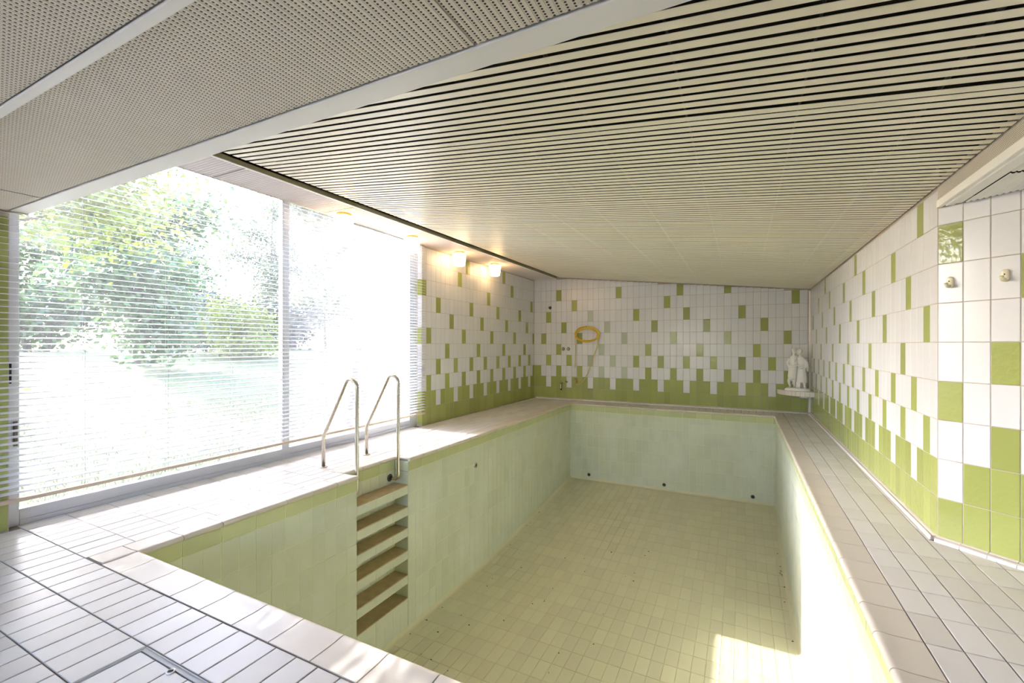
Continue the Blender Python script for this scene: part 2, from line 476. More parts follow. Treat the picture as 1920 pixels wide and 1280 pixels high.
# --- angled wall
A0 = CC + AN * (T - 0.001)
A1 = EE + AN * (T - 0.001)
mb = MB().prism([(A0.x, A0.y), (A1.x, A1.y), ((EE + AN * 0.25).x, (EE + AN * 0.25).y), (XR + 0.25, YC + 0.12)], -0.3, 2.6)
wall_angled = structure('wall_front_right', mb, M['grout'], 'angled white and green tiled wall with two ivory coat hooks', 'wall')
ag = {7: {0, 5, 9}, 6: {3, 8}, 5: {7, 11}, 4: {2, 6, 10}, 3: {0, 4, 8, 12}, 2: {2, 6, 10}}
cells = []
for c in range(0, 13):
    for r in range(0, 9):
        v0 = ROW0 + TR * r; v1 = min(v0 + TR, 2.118)
        if r == 0: k = 'green'
        elif r == 1: k = 'white' if c % 4 == 0 else 'green'
        else: k = 'green' if c in ag.get(r, ()) else 'white'
        cells.append((TW * c + 0.003, TW * (c + 1) + 0.003, v0, v1, k))
lay(wall_angled, CC, AD, (0, 0, 1), cells, wob=0.0006)

# --- near right wall and rear wall (out of the picture, they close the room)
mb = MB().box(EE.x, EE.x + 0.2, YREAR - 0.2, EE.y + 0.05, -0.3, 2.6)
structure('wall_near_right', mb, M['plaster'], 'plain white side wall beside the camera, outside the picture', 'wall')
RW = (-3.8, -0.3, 0.80, 2.06)    # added rear window opening x0, x1, z0, z1
mb = MB()
mb.box(-4.62, RW[0], YREAR - 0.2, YREAR, -0.3, 2.6); mb.box(RW[1], EE.x + 0.2, YREAR - 0.2, YREAR, -0.3, 2.6)
mb.box(RW[0], RW[1], YREAR - 0.2, YREAR, -0.3, RW[2]); mb.box(RW[0], RW[1], YREAR - 0.2, YREAR, RW[3], 2.6)
structure('wall_front', mb, M['plaster'], 'plain white wall behind the camera, outside the picture', 'wall')

# --- window wall
SF_ = 2.765
WY0, WY1, WZ1 = 1.157, 5.52, 2.90
mb = MB()
mb.box(-4.62, XL - T + 0.001, WY1 + T, YB + 0.25, -0.3, 3.15)
mb.box(-4.62, XL - T + 0.001, YREAR - 0.2, WY0, -0.3, 3.15)
mb.box(-4.62, XL - T + 0.001, WY0, WY1 + T, WZ1, 3.15)
mb.box(-4.62, XL - T + 0.001, WY0, WY1 + T, -0.3, -0.006)
wall_left = structure('wall_left', mb, M['grout'], 'window wall, white and olive tiled beyond the big window', 'wall')
lg = {10: {9, 20}, 9: {7, 23}, 8: {-1, 15, 31}, 7: {2, 10, 18, 26}, 6: {5, 13, 21, 29}, 5: {0, 8, 16, 24, 32}, 4: {4, 12, 20, 28},
      3: {2, 6, 10, 14, 18, 22, 26, 30}, 2: {0, 4, 8, 12, 16, 20, 24, 28, 32}}
cells = []
for c in range(-1, 33):
    y0 = 5.628 + TW * c; y1 = min(y0 + TW, YB - 0.003)
    if c == -1: y0 = WY1 + 0.002
    for r in range(0, 12):
        v0 = ROW0 + TR * r; v1 = min(v0 + TR, SF_ - 0.003)
        if r == 0: v0 = 0.004
        if v1 - v0 < 0.03: continue
        if r == 0: k = 'green'
        elif r == 1: k = 'white' if c % 4 == 2 else 'green'
        else: k = 'green' if c in lg.get(r, ()) else 'white'
        cells.append((y0, y1, v0, v1, k))
# the strip of wall this side of the window
for c in range(0, 8):
    y1 = WY0 - 0.004 - TW * c; y0 = y1 - TW
    for r in range(0, 9):
        v0 = ROW0 + TR * r; v1 = min(v0 + TR, 2.10)
        if r == 0: v0 = 0.004
        cells.append((y0, y1, v0, v1, 'green' if (r < 2 or c == 0) else 'white'))
lay(wall_left, (XL, 0, 0), (0, 1, 0), (0, 0, 1), cells, wob=0.0006)
# tiled reveal at the far side of the window
rev = [(0, 0.085, max(0.004, ROW0 + TR * r), min(ROW0 + TR * (r + 1), SF_ - 0.003), 'green' if r in (0, 1, 5, 8) else 'white') for r in range(0, 12) if ROW0 + TR * r < SF_ - 0.04]
lay(wall_left, (XL - 0.088, WY1, 0), (1, 0, 0), (0, 0, 1), rev, name='reveal_tile')

# --- cove trims at the foot of the walls and the corner bead
def cove_mesh(L):
    prof = [(0, 0)] + [(0.034 * math.cos(a), 0.034 * math.sin(a)) for a in [math.radians(6 + 84 * i / 6) for i in range(7)]]
    prof = [(0.0, 0.0), (0.036, 0.0)] + [(0.036 * math.cos(math.radians(90 * i / 5)), 0.034 * math.sin(math.radians(90 * i / 5))) for i in range(1, 6)]
    rings = [[(x, p[0], p[1]) for p in prof] for x in (-L / 2, L / 2)]
    return MB().loft(rings, 0, False).mesh('cove_tile', M['trimtile'])
cm = cove_mesh(TW - 0.004)
def cove_run(name, P, d, inward, n, label):
    d = Vector(d); inward = Vector(inward)
    base = MB(); P = Vector(P)
    Mx = frame_matrix(P, d, inward, (0, 0, 1))
    base.box(0, n * TW, 0, 0.030, 0.0, 0.028, 0, Mx)
    o = structure(name, base, M['grout'], label, 'trim')
    for i in range(n):
        link('cove_tile', cm, o, frame_matrix(P + d * (TW * (i + 0.5)), d, inward, (0, 0, 1)))
    return o
cove_run('trim_1', (X0, YB, 0.0), (1, 0, 0), (0, -1, 0), 43, 'white rounded cove tiles along the foot of the end wall')
cove_run('trim_2', (XR, YC, 0.0), (0, 1, 0), (-1, 0, 0), 47, 'white rounded cove tiles along the foot of the right wall')
cove_run('trim_3', CC, AD, -AN, 13, 'white rounded cove tiles along the foot of the angled wall')
mb = MB().loft([[(XR - 0.03 * math.cos(math.radians(a)) if a is not None else XR, YB - 0.03 * math.sin(math.radians(a)) if a is not None else YB, z)
                 for a in (None, 0, 18, 36, 54, 72, 90)] for z in (0.03, 2.23)], 0, False)
structure('trim_4', mb, M['trimtile'], 'white upright corner bead between end wall and right wall', 'trim')

# ================================================================== DECK FLOORS
SL = -0.25
G = -0.005
hatch = (-2.1914, -1.7026, 0.50, 0.976)
mb = MB()
mb.box(-4.62, NXB - 0.004, YREAR, YB, SL, G)
mb.box(NXB - 0.004, PXL - 0.004, YREAR, NY0 - 0.004, SL, G); mb.box(NXB - 0.004, PXL - 0.004, NY1 + 0.004, YB, SL, G)
floor_left = structure('floor_left', mb, M['deckgrout'], 'pale tiled deck between the window and the pool', 'floor')
mb = MB()
hx0, hx1, hy0, hy1 = hatch
mb.box(PXL - 0.004, hx0, YREAR, PYF - 0.004, SL, G); mb.box(hx1, EE.x, YREAR, PYF - 0.004, SL, G)
mb.box(hx0, hx1, YREAR, hy0, SL, G); mb.box(hx0, hx1, hy1, PYF - 0.004, SL, G); mb.box(hx0, hx1, hy0, hy1, SL, -0.04)
floor_front = structure('floor_front', mb, M['deckgrout'], 'bluish white tiled deck in the foreground at the near pool edge', 'floor')
mb = MB().box(PXR + 0.004, XR + 0.1, PYF - 0.004, YB, SL, G)
mb.prism([(XR + 0.1, PYF - 0.004), (EE.x, PYF - 0.004), (EE.x, EE.y), (XR + 0.1, YC - 0.09)], SL, G)
floor_right = structure('floor_right', mb, M['deckgrout'], 'beige tiled deck strip along the right side of the pool', 'floor')
mb = MB().box(PXL - 0.004, PXR + 0.004, PYB + 0.004, YB, SL, G)
floor_back = structure('floor_back', mb, M['deckgrout'], 'narrow beige tiled ledge below the end wall', 'floor')

CW = 0.185     # coping depth
def clip_poly(poly, P, n):
    out = []
    for i in range(len(poly)):
        a, b = poly[i], poly[(i + 1) % len(poly)]
        da = (a[0] - P.x) * n.x + (a[1] - P.y) * n.y; db = (b[0] - P.x) * n.x + (b[1] - P.y) * n.y
        if da <= 0: out.append(a)
        if da * db < 0:
            t = da / (da - db); out.append((a[0] + (b[0] - a[0]) * t, a[1] + (b[1] - a[1]) * t))
    return out
def poly_area(p): return abs(sum(p[i][0] * p[(i + 1) % len(p)][1] - p[(i + 1) % len(p)][0] * p[i][1] for i in range(len(p)))) / 2
def flat(x0, x1, y0, y1, k='deck'): return (x0, x1, y0, y1, k)
PX, PYT = 0.1222, 0.247
# left strip
cells = []
for i in range(0, 9):
    x1 = NXL - CW - 0.004 - PX * i; x0 = max(x1 - PX, -4.44)
    if x1 - x0 < 0.03: continue
    for j in range(-6, 36):
        y0 = 1.214 + (PYT if j >= 0 else 0.238) * j; y1 = min(y0 + (PYT if j >= 0 else 0.238), YB - 0.004)
        if y1 - y0 < 0.03: continue
        if x0 < XL + 0.004 and (y0 < WY0 or y1 > WY1): x0b = XL + 0.006
        else: x0b = x0
        if x1 - x0b < 0.02: continue
        xn = NXB + 0.02 - CW
        if x1 > xn + 0.004 and y1 > NY0 and y0 < NY1:
            if NY0 - y0 > 0.03: cells.append(flat(x0b, x1, y0, NY0))
            if y1 - NY1 > 0.03: cells.append(flat(x0b, x1, NY1, y1))
            if xn - x0b > 0.02: cells.append(flat(x0b, xn, max(y0, NY0), min(y1, NY1)))
        else: cells.append(flat(x0b, x1, y0, y1))
lay(floor_left, (0, 0, 0), (1, 0, 0), (0, 1, 0), cells, thick=0.012, wob=0.0005, joint=0.006)
# near deck
cells = []
for i in range(-24, 20):
    x0 = -1.947 + PX * i; x1 = x0 + PX
    if x0 < NXL - CW - 0.01: continue
    for j in range(1, 7):
        y1 = 1.214 - 0.238 * (j - 1); y0 = y1 - 0.238
        if x1 > hx0 + 0.02 and x0 < hx1 - 0.02 and y1 > hy0 + 0.02 and y0 < hy1 - 0.02: continue
        cells.append(flat(max(x0, hx1 + 0.002) if x0 < hx1 < x1 and y0 < hy1 - 0.02 and y1 > hy0 else x0, x1, y0, y1))
lay(floor_front, (0, 0, 0), (1, 0, 0), (0, 1, 0), cells, thick=0.012, wob=0.0005, joint=0.006)
# right strip and bay
cells = []
RY = 2.214
def bay_ok(x, y):   # inside the room in front of the angled wall
    if x < XR - 0.03: return True
    return (Vector((x, y, 0)) - CC).dot(AN) < -0.035
for i in range(0, 13):
    x0 = NXR + 0.174 + 0.1245 * i; x1 = x0 + 0.1245
    for j in range(-4, 31):
        y0 = RY + 0.2525 * j; y1 = min(y0 + 0.2525, YB - 0.035)
        if y1 - y0 < 0.03: continue
        if y0 < YC < y1 and x1 > XR - 0.034:
            if XR - 0.034 - x0 > 0.02: MB().prism([(x0 + 0.003, YC), (XR - 0.036, YC), (XR - 0.036, y1 - 0.003), (x0 + 0.003, y1 - 0.003)], -0.012, 0.0).obj('tile', M['deck'], floor_right)
            y1 = YC + 0.003
        if x1 < XR - 0.034 or y0 > YC:
            xx = min(x1, XR - 0.034)
            if xx - x0 > 0.02: cells.append(flat(x0, xx, y0, y1))
            continue
        poly = [(x0 + 0.003, y0 + 0.003), (x1 - 0.003, y0 + 0.003), (x1 - 0.003, y1 - 0.003), (x0 + 0.003, y1 - 0.003)]
        full = poly_area(poly)
        poly = clip_poly(poly, CC - AN * 0.034, AN)
        if len(poly) < 3 or poly_area(poly) < 0.0008: continue
        if poly_area(poly) > full * 0.99: cells.append(flat(x0, x1, y0, y1))
        else: MB().prism(poly, -0.012, 0.0).obj('tile', M['deck'], floor_right)
lay(floor_right, (0, 0, 0), (1, 0, 0), (0, 1, 0), cells, thick=0.012, wob=0.0005, joint=0.006)
# back ledge
cells = []
for i in range(0, 34):
    x0 = NXL - CW + 0.122 * i; x1 = min(x0 + 0.122, NXR + 0.17)
    for y0, y1 in ((NYB + CW + 0.004, NYB + CW + 0.19), (NYB + CW + 0.19, YB - 0.034)):
        if x1 - x0 > 0.03: cells.append(flat(x0, x1, y0, y1))
cells += [flat(NXL - CW, NXL, NYB, NYB + CW), flat(NXR, NXR + 0.17, NYB, NYB + CW)]
lay(floor_back, (0, 0, 0), (1, 0, 0), (0, 1, 0), cells, thick=0.012, wob=0.0005, joint=0.006)

# coping tiles: flat back, slightly raised rounded lip over the pool edge
def coping_mesh(L, w=CW):
    prof = [(0, -0.012), (0, 0), (w * 0.55, 0.0), (w * 0.66, 0.001), (w * 0.76, 0.0032), (w * 0.85, 0.0045)]
    r = 0.020
    for a in (80, 55, 30, 5, -20, -45): prof.append((w - r + r * math.cos(math.radians(a)), 0.0045 - r + r * math.sin(math.radians(a))))
    prof += [(w - 0.012, -0.034), (w - 0.030, -0.034), (w - 0.036, -0.012)]
    ends = [[(x, p[0], p[1]) for p in prof] for x in (-L / 2, L / 2)]
    k = len(prof) - 3
    mb = MB().loft([r[1:k + 1] for r in ends], 0, True, False, False)            # top and rounded lip
    mb.loft([r[k:] + r[:2] for r in ends], 0, False, False, False)               # underside and back
    for r in ends: mb.add(r, [tuple(range(len(r)))])
    return mb.mesh('coping_tile', M['coping'])
_cp = {}
def coping(parent, P, along, toward, L, w=CW):
    k = (round(L, 3), round(w, 3))
    if k not in _cp: _cp[k] = coping_mesh(L - 0.006, w)
    a, t = Vector(along), Vector(toward)
    if a.cross(t).z < 0: a = -a
    link('coping_tile', _cp[k], parent, frame_matrix(P, a, t, (0, 0, 1)))
STEP = 0.2515
# near edge
x = NXL + 0.0
js = [NXL] + [-2.269 + STEP * k for k in range(-3, 12) if -2.269 + STEP * k > NXL + 0.05 and -2.269 + STEP * k < NXR - 0.05] + [NXR]
for a, b in zip(js[:-1], js[1:]): coping(floor_front, ((a + b) / 2, NYF - CW, 0), (1, 0, 0), (0, 1, 0), b - a)
# left edge and the set-back part at the niche
js = [NYF - 0.18] + [NY0 + 0.2505 * k for k in range(-7, 1)]
js = [j for j in js if j <= NY0 + 1e-6]
for a, b in zip(js[:-1], js[1:]):
    if b - a > 0.04: coping(floor_left, (NXL - CW, (a + b) / 2, 0), (0, 1, 0), (1, 0, 0), b - a)
js = [NY1 + 0.2505 * k for k in range(0, 22) if NY1 + 0.2505 * k < NYB - 0.05] + [NYB]
for a, b in zip(js[:-1], js[1:]): coping(floor_left, (NXL - CW, (a + b) / 2, 0), (0, 1, 0), (1, 0, 0), b - a)
for k in range(3):
    a = NY0 + (NY1 - NY0) / 3 * k; b = a + (NY1 - NY0) / 3
    coping(floor_left, (NXB + 0.02 - CW, (a + b) / 2, 0), (0, 1, 0), (1, 0, 0), b - a)
# right edge
js = [NYF] + [RY + 0.2525 * k for k in range(-3, 30) if NYF + 0.04 < RY + 0.2525 * k < NYB - 0.04] + [NYB]
for a, b in zip(js[:-1], js[1:]): coping(floor_right, (NXR + 0.17, (a + b) / 2, 0), (0, 1, 0), (-1, 0, 0), b - a, 0.17)
# far edge
js = [NXL] + [NXL + STEP * k for k in range(1, 15)] + [NXR]
for a, b in zip(js[:-1], js[1:]): coping(floor_back, ((a + b) / 2, NYB + CW, 0), (1, 0, 0), (0, -1, 0), b - a)

# ================================================================== POOL BASIN
TOPB = -0.146
def pool_rows():
    z = TOPB; out = []
    for k in range(7): out.append((z - TR, z)); z -= TR
    return out
# left wall with the step niche
mb = MB()
mb.box(-3.75, PXL - T + 0.001, PYF - 0.2, NY0 - 0.006, -2.1, SL); mb.box(-3.75, PXL - T + 0.001, NY1 + 0.006, PYB + 0.2, -2.1, SL)
mb.box(NXB, PXL - T + 0.001, PYF - 0.004, NY0 - 0.006, SL, -0.013); mb.box(NXB, PXL - T + 0.001, NY1 + 0.006, PYB, SL, -0.013)
mb.box(-3.75, NXB - T, NY0 - 0.006, NY1 + 0.006, -2.1, -0.013)
pool_left = structure('wall_pool_left', mb, M['poolgrout'], 'pale green tiled pool wall with recessed steps below the handrails', 'pool wall')
cells = []
k0 = int((NY0 - PYF) / 0.2505) + 1
for k in range(-k0, 24):
    y0 = NY0 + 0.2505 * k if k < 0 else NY1 + 0.2505 * k; y1 = y0 + 0.2505
    y0, y1 = max(y0, PYF), min(y1, PYB - 0.004)
    if y1 - y0 > 0.02: cells.append((y0, y1, TOPB, -0.034, 'pooltop'))
for k in range(-2 * k0, 46):
    y0 = NY0 + 0.12525 * k if k < 0 else NY1 + 0.12525 * k; y1 = y0 + 0.12525
    y0, y1 = max(y0, PYF), min(y1, PYB - 0.004)
    if y1 - y0 < 0.02: continue
    for r, (z0, z1) in enumerate(pool_rows()):
        zf = pool_z((y0 + y1) / 2) + 0.02
        z0 = max(z0, zf)
        if z1 - z0 > 0.02: cells.append((y0, y1, z0, z1, 'pool'))
lay(pool_left, (PXL, 0, 0), (0, 1, 0), (0, 0, 1), cells, wob=0.0004, joint=0.005)
# niche linings
side = [(max(z0, -1.55), z1) for z0, z1 in [(TOPB, -0.034)] + pool_rows() if z1 > -1.6]
lay(pool_left, (0, NY0, 0), (-1, 0, 0), (0, 0, 1), [(-PXL + 0.002, -NXB - 0.002, z0, z1, 'pool') for z0, z1 in side], name='niche_tile')
lay(pool_left, (0, NY1, 0), (1, 0, 0), (0, 0, 1), [(NXB + 0.002, PXL - 0.002, z0, z1, 'pool') for z0, z1 in side], name='niche_tile')
cl = []
for i in range(3): cl.append((NY0 + (NY1 - NY0) / 3 * i, NY0 + (NY1 - NY0) / 3 * (i + 1), TOPB, -0.034, 'pooltop'))
for i in range(6): cl.append((NY0 + (NY1 - NY0) / 6 * i, NY0 + (NY1 - NY0) / 6 * (i + 1), -0.285, TOPB, 'pool'))
treads = [-0.285, -0.522, -0.752, -0.998, -1.268, -1.518]
for i in range(6):
    for a, b in zip(treads[:-1], treads[1:]): cl.append((NY0 + (NY1 - NY0) / 6 * i, NY0 + (NY1 - NY0) / 6 * (i + 1), b, a - 0.10, 'pool'))
lay(pool_left, (NXB, 0, 0), (0, 1, 0), (0, 0, 1), cl, name='niche_tile')
for k, z in enumerate(treads):
    zb = z - 0.10 if k < 5 else -1.95
    st = MB().box(NXB + 0.001, PXL - T + 0.001, NY0 + 0.001, NY1 - 0.001, zb, z - 0.004).obj('step', M['poolgrout'], pool_left)
    MB().bbox(NXB + 0.001, PXL + 0.001, NY0 + 0.002, NY1 - 0.002, z - 0.012, z, 0.003).obj('tread', M['grime'], st)
    n = 3
    for i in range(n):
        a = NY0 + (NY1 - NY0) / n * i; b = a + (NY1 - NY0) / n
        w = b - a - 0.005
        link('tile', tile_mesh(w, (z - 0.014) - zb - 0.002 if k < 5 else 0.11, T, 'pool'), st, frame_matrix((PXL, (a + b) / 2, ((z - 0.014) + zb) / 2 if k < 5 else z - 0.07), (0, 1, 0), (0, 0, 1), (1, 0, 0)))
    if k == 5:
        for i in range(6):
            a = NY0 + (NY1 - NY0) / 6 * i; b = a + (NY1 - NY0) / 6
            link('tile', tile_mesh(b - a - 0.005, 0.225, T, 'pool'), st, frame_matrix((PXL, (a + b) / 2, -1.745), (0, 1, 0), (0, 0, 1), (1, 0, 0)))

# right wall
mb = MB().box(PXR + T - 0.001, PXR + 0.5, PYF - 0.2, PYB + 0.2, -2.1, SL).box(PXR + T - 0.001, PXR + 0.2, PYF, PYB, SL, -0.013)
pool_right = structure('wall_pool_right', mb, M['poolgrout'], 'sunlit pale green tiled pool wall on the right', 'pool wall')
cells = []
for k in range(0, 32):
    y0 = PYF + 0.08 + 0.2525 * (k - 1); y1 = y0 + 0.2525
    y0, y1 = max(y0, PYF), min(y1, PYB - 0.004)
    if y1 - y0 > 0.02: cells.append((-y1, -y0, TOPB, -0.034, 'pooltop'))
    for h in (0, 1):
        a = PYF + 0.08 + 0.2525 * (k - 1) + 0.12625 * h; b = a + 0.12625
        a, b = max(a, PYF), min(b, PYB - 0.004)
        if b - a < 0.02: continue
        for z0, z1 in pool_rows():
            z0 = max(z0, pool_z((a + b) / 2) + 0.02)
            if z1 - z0 > 0.02: cells.append((-b, -a, z0, z1, 'pool'))
lay(pool_right, (PXR, 0, 0), (0, -1, 0), (0, 0, 1), cells, wob=0.0004, joint=0.005)

# end wall and near wall
mb = MB().box(PXL - 0.3, PXR + 0.3, PYB + T - 0.001, PYB + 0.4, -2.1, SL).box(PXL, PXR, PYB + T - 0.001, PYB + 0.2, SL, -0.013)
pool_back = structure('wall_pool_back', mb, M['poolgrout'], 'lime stained pale green pool wall at the far end', 'pool wall')
cells = []
for k in range(0, 16):
    x0 = PXL + 0.25 * k; x1 = min(x0 + 0.25, PXR)
    if x1 - x0 > 0.02: cells.append((x0, x1, TOPB, -0.034, 'pooltop'))
    for h in (0, 1):
        a = PXL + 0.25 * k + 0.125 * h; b = min(a + 0.125, PXR)
        if b - a < 0.02: continue
        for z0, z1 in pool_rows():
            z0 = max(z0, pool_z(PYB) + 0.02)
            if z1 - z0 > 0.02: cells.append((a, b, z0, z1, 'pool'))
lay(pool_back, (0, PYB, 0), (1, 0, 0), (0, 0, 1), cells, wob=0.0004, joint=0.005)
mb = MB().box(PXL - 0.3, PXR + 0.3, PYF - 0.4, PYF, -2.1, SL).box(PXL, PXR, PYF - 0.2, PYF, SL, -0.013)
structure('wall_pool_front', mb, M['pool'], 'near pool wall hidden below the foreground deck', 'pool wall')

# pool floor: level in the near half, rising to the far end
mb = MB()
ys = [PYF - 0.02, 5.6, PYB + 0.02]
for a, b in zip(ys[:-1], ys[1:]):
    za = -1.875 if a < 5.6 else pool_z(a); zb = pool_z(b) if b > 5.7 else -1.875
    vs = [(PXL - 0.02, a, -2.2), (PXR + 0.02, a, -2.2), (PXR + 0.02, b, -2.2), (PXL - 0.02, b, -2.2), (PXL - 0.02, a, za - 0.005), (PXR + 0.02, a, za - 0.005), (PXR + 0.02, b, zb - 0.005), (PXL - 0.02, b, zb - 0.005)]
    mb.add(vs, [(0, 3, 2, 1), (4, 5, 6, 7), (0, 1, 5, 4), (1, 2, 6, 5), (2, 3, 7, 6), (3, 0, 4, 7)])
pool_floor = structure('floor_pool', mb, plain('pool_floor_grout', srgb(206, 201, 168), 0.9), 'olive tiled floor of the drained pool', 'pool floor')
cells = []
for i in range(31):
    x0 = PXL + 0.005 + 0.1225 * i; x1 = min(x0 + 0.1225, PXR - 0.005)
    if x1 - x0 < 0.02: continue
    for j in range(17):
        y0 = PYF + 0.2482 * j; cells.append((x0, x1, y0, y0 + 0.2482, 'poolfloor'))
fl1 = cells
slope_len = math.hypot(PYB - 5.6, 0.295)
sdir = Vector((0, PYB - 5.6, 0.295)).normalized()
lay(pool_floor, (0, 0, -1.875), (1, 0, 0), (0, 1, 0), fl1, limit=200, thick=0.008, joint=0.0035, wob=0.0003)
cells = []
for i in range(31):
    x0 = PXL + 0.005 + 0.1225 * i; x1 = min(x0 + 0.1225, PXR - 0.005)
    if x1 - x0 < 0.02: continue
    for j in range(15):
        v0 = 0.2482 * j; v1 = min(v0 + 0.2482, slope_len)
        if v1 - v0 > 0.02: cells.append((x0, x1, v0, v1, 'poolfloor'))
lay(pool_floor, (0, 5.6, -1.875), (1, 0, 0), sdir, cells, limit=100, thick=0.008, joint=0.0035, wob=0.0003)
# rounded strip where walls meet the floor
def pool_cove(parent, pts, inward):
    inward = Vector(inward); rings = []
    for p in pts:
        p = Vector(p); rings.append([p] + [p + inward * (0.045 * (1 - math.sin(math.radians(a)))) + Vector((0, 0, 0.045 * (1 - math.cos(math.radians(a))))) for a in (0, 22, 45, 68, 90)])
    MB().loft(rings, 0, False).obj('cove', M['poolfloor'], parent)
pool_cove(pool_left, [(PXL, PYF, -1.875), (PXL, 5.6, -1.875), (PXL, PYB, pool_z(PYB))], (1, 0, 0))
pool_cove(pool_right, [(PXR, PYB, pool_z(PYB)), (PXR, 5.6, -1.875), (PXR, PYF, -1.875)], (-1, 0, 0))
pool_cove(pool_back, [(PXL, PYB, pool_z(PYB)), (PXR, PYB, pool_z(PYB))], (0, -1, 0))

# ================================================================== CEILINGS
# --- sloping slatted ceiling: dark void above, cream slats, carriers
ang = math.atan(SLOPE)
mb = MB()
zl, zr = ceil_z(-4.62), ceil_z(XR + 0.2)
vs = []
for (x, z) in ((-4.62, zl), (XR + 0.2, zr)):
    for y in (1.15, YB + 0.2):
        for dz in (0.13, 0.2): vs.append((x, y, z + dz))
mb.add(vs, [(0, 4, 6, 2), (1, 3, 7, 5), (0, 1, 5, 4), (2, 6, 7, 3), (0, 2, 3, 1), (4, 5, 7, 6)])
ceiling = structure('ceiling', mb, M['dark'], 'sloping ceiling of thin cream metal slats over the pool', 'ceiling')
SX0, SX1 = -3.68, XR - 0.012
SLEN = (SX1 - SX0) / math.cos(ang)
def slat_mesh(L):
    w, h = 0.0460, 0.0026
    prof = [(-w / 2 + 0.001, h), (-w / 2, 0.0012), (-w / 2 + 0.001, 0.0), (w / 2 - 0.001, 0.0), (w / 2, 0.0012), (w / 2 - 0.001, h)]
    return MB().loft([[(x, p[0], p[1]) for p in prof] for x in (-L / 2, L / 2)], 0, False).mesh('ceiling_slat', M['slat'])
sm = slat_mesh(SLEN)
PITCH = 0.0675
ny = int((YB - 1.275) / PITCH)
for k in range(ny):
    y = 1.303 + PITCH * k
    skew = 0.0; dy = 0.0
    gap = 2.414
    if abs(y - (gap + 0.034)) < PITCH * 0.5: skew, dy = 0.0042, 0.008
    elif abs(y - (gap + 0.034 + PITCH)) < PITCH * 0.5: skew, dy = 0.0016, 0.002
    elif k % 11 == 5: dy = 0.003
    elif random.random() < 0.25: dy = random.uniform(-0.002, 0.002)
    xm = (SX0 + SX1) / 2
    link('slat', sm, ceiling, Matrix.Translation((xm, y + dy, ceil_z(xm))) @ Matrix.Rotation(skew, 4, 'Z') @ Matrix.Rotation(ang, 4, 'Y'))
L = YB - 1.3
cmesh = MB().box(-0.003, 0.003, -L / 2, L / 2, 0.010, 0.034).mesh('carrier', M['rail'])
for k in range(10):
    x = 0.735 - 0.493 * k
    if x < SX0 + 0.05: break
    link('carrier', cmesh, ceiling, Matrix.Translation((x, 1.3 + L / 2, ceil_z(x))))

# --- soffit above the window
def corrugated(x0, x1, y0, y1, z, ribs='Y', pitch=0.021, amp=0.0018):
    """sheet seen from below; ribs run along Y (profile over X) or along X (profile over Y)"""
    mb = MB(); a0, a1 = (x0, x1) if ribs == 'Y' else (y0, y1)
    n = int(math.ceil((a1 - a0) / pitch)); pr = []
    base = math.floor(a0 / pitch) * pitch
    i = 0
    while True:
        for t, dz in ((0.0, -amp), (0.16, -amp), (0.21, 0.0), (0.79, 0.0), (0.84, -amp)):
            a = base + (i + t - 0.0) * pitch
            if a0 <= a <= a1: pr.append((a, dz))
        i += 1
        if base + i * pitch > a1: break
    lo, hi = [], []
    for a, dz in pr:
        if ribs == 'Y': lo.append((a, y0, z + dz)); hi.append((a, y1, z + dz))
        else: lo.append((x0, a, z + dz)); hi.append((x1, a, z + dz))
    vs = lo + hi; m = len(pr)
    fl = [(i, i + 1, m + i + 1, m + i) if ribs == 'X' else (i, m + i, m + i + 1, i + 1) for i in range(m - 1)]
    mb.add(vs, fl)
    # closed back
    xa, xb, ya, yb = x0, x1, y0, y1
    mb.box(xa, xb, ya, yb, z + 0.004, z + 0.02)
    return mb
SF = 2.765
mb = MB().box(-4.297, -3.80, 1.16, YB, SF + 0.012, SF + 0.16)
soffit = structure('ceiling_soffit', mb, M['metalcream'], 'boxed soffit above the window carrying the four lamps', 'soffit')
y = 1.20; k = 0
while y < YB - 0.05:
    y2 = min(y + (1.22 if y < 4 or y > 5.5 else 5.56 - y), YB - 0.003)
    corrugated(-4.297 if y < 5.5 else -4.352, -3.80, y, y2 - 0.001, SF + 0.0035, 'X', 0.03, 0.003).obj('soffit_panel', M['soffit'], soffit)
    y = y2
MB().box(-3.80, -3.788, 1.20, YB - 0.002, SF + 0.004, SF + 0.042).obj('fascia', M['metalcream'], soffit)
MB().bbox(-3.806, -3.785, 1.20, YB - 0.002, SF - 0.004, SF + 0.004, 0.002).obj('edge_strip', M['metalwhite'], soffit)
MB().box(-3.81, -3.80, 1.20, YB - 0.002, SF + 0.042, SF + 0.14).obj('upstand', M['upstand'], soffit)
MB().bbox(-4.300, -4.292, 1.20, 5.555, SF - 0.004, SF + 0.012, 0.002).obj('edge_strip', M['metalwhite'], soffit)

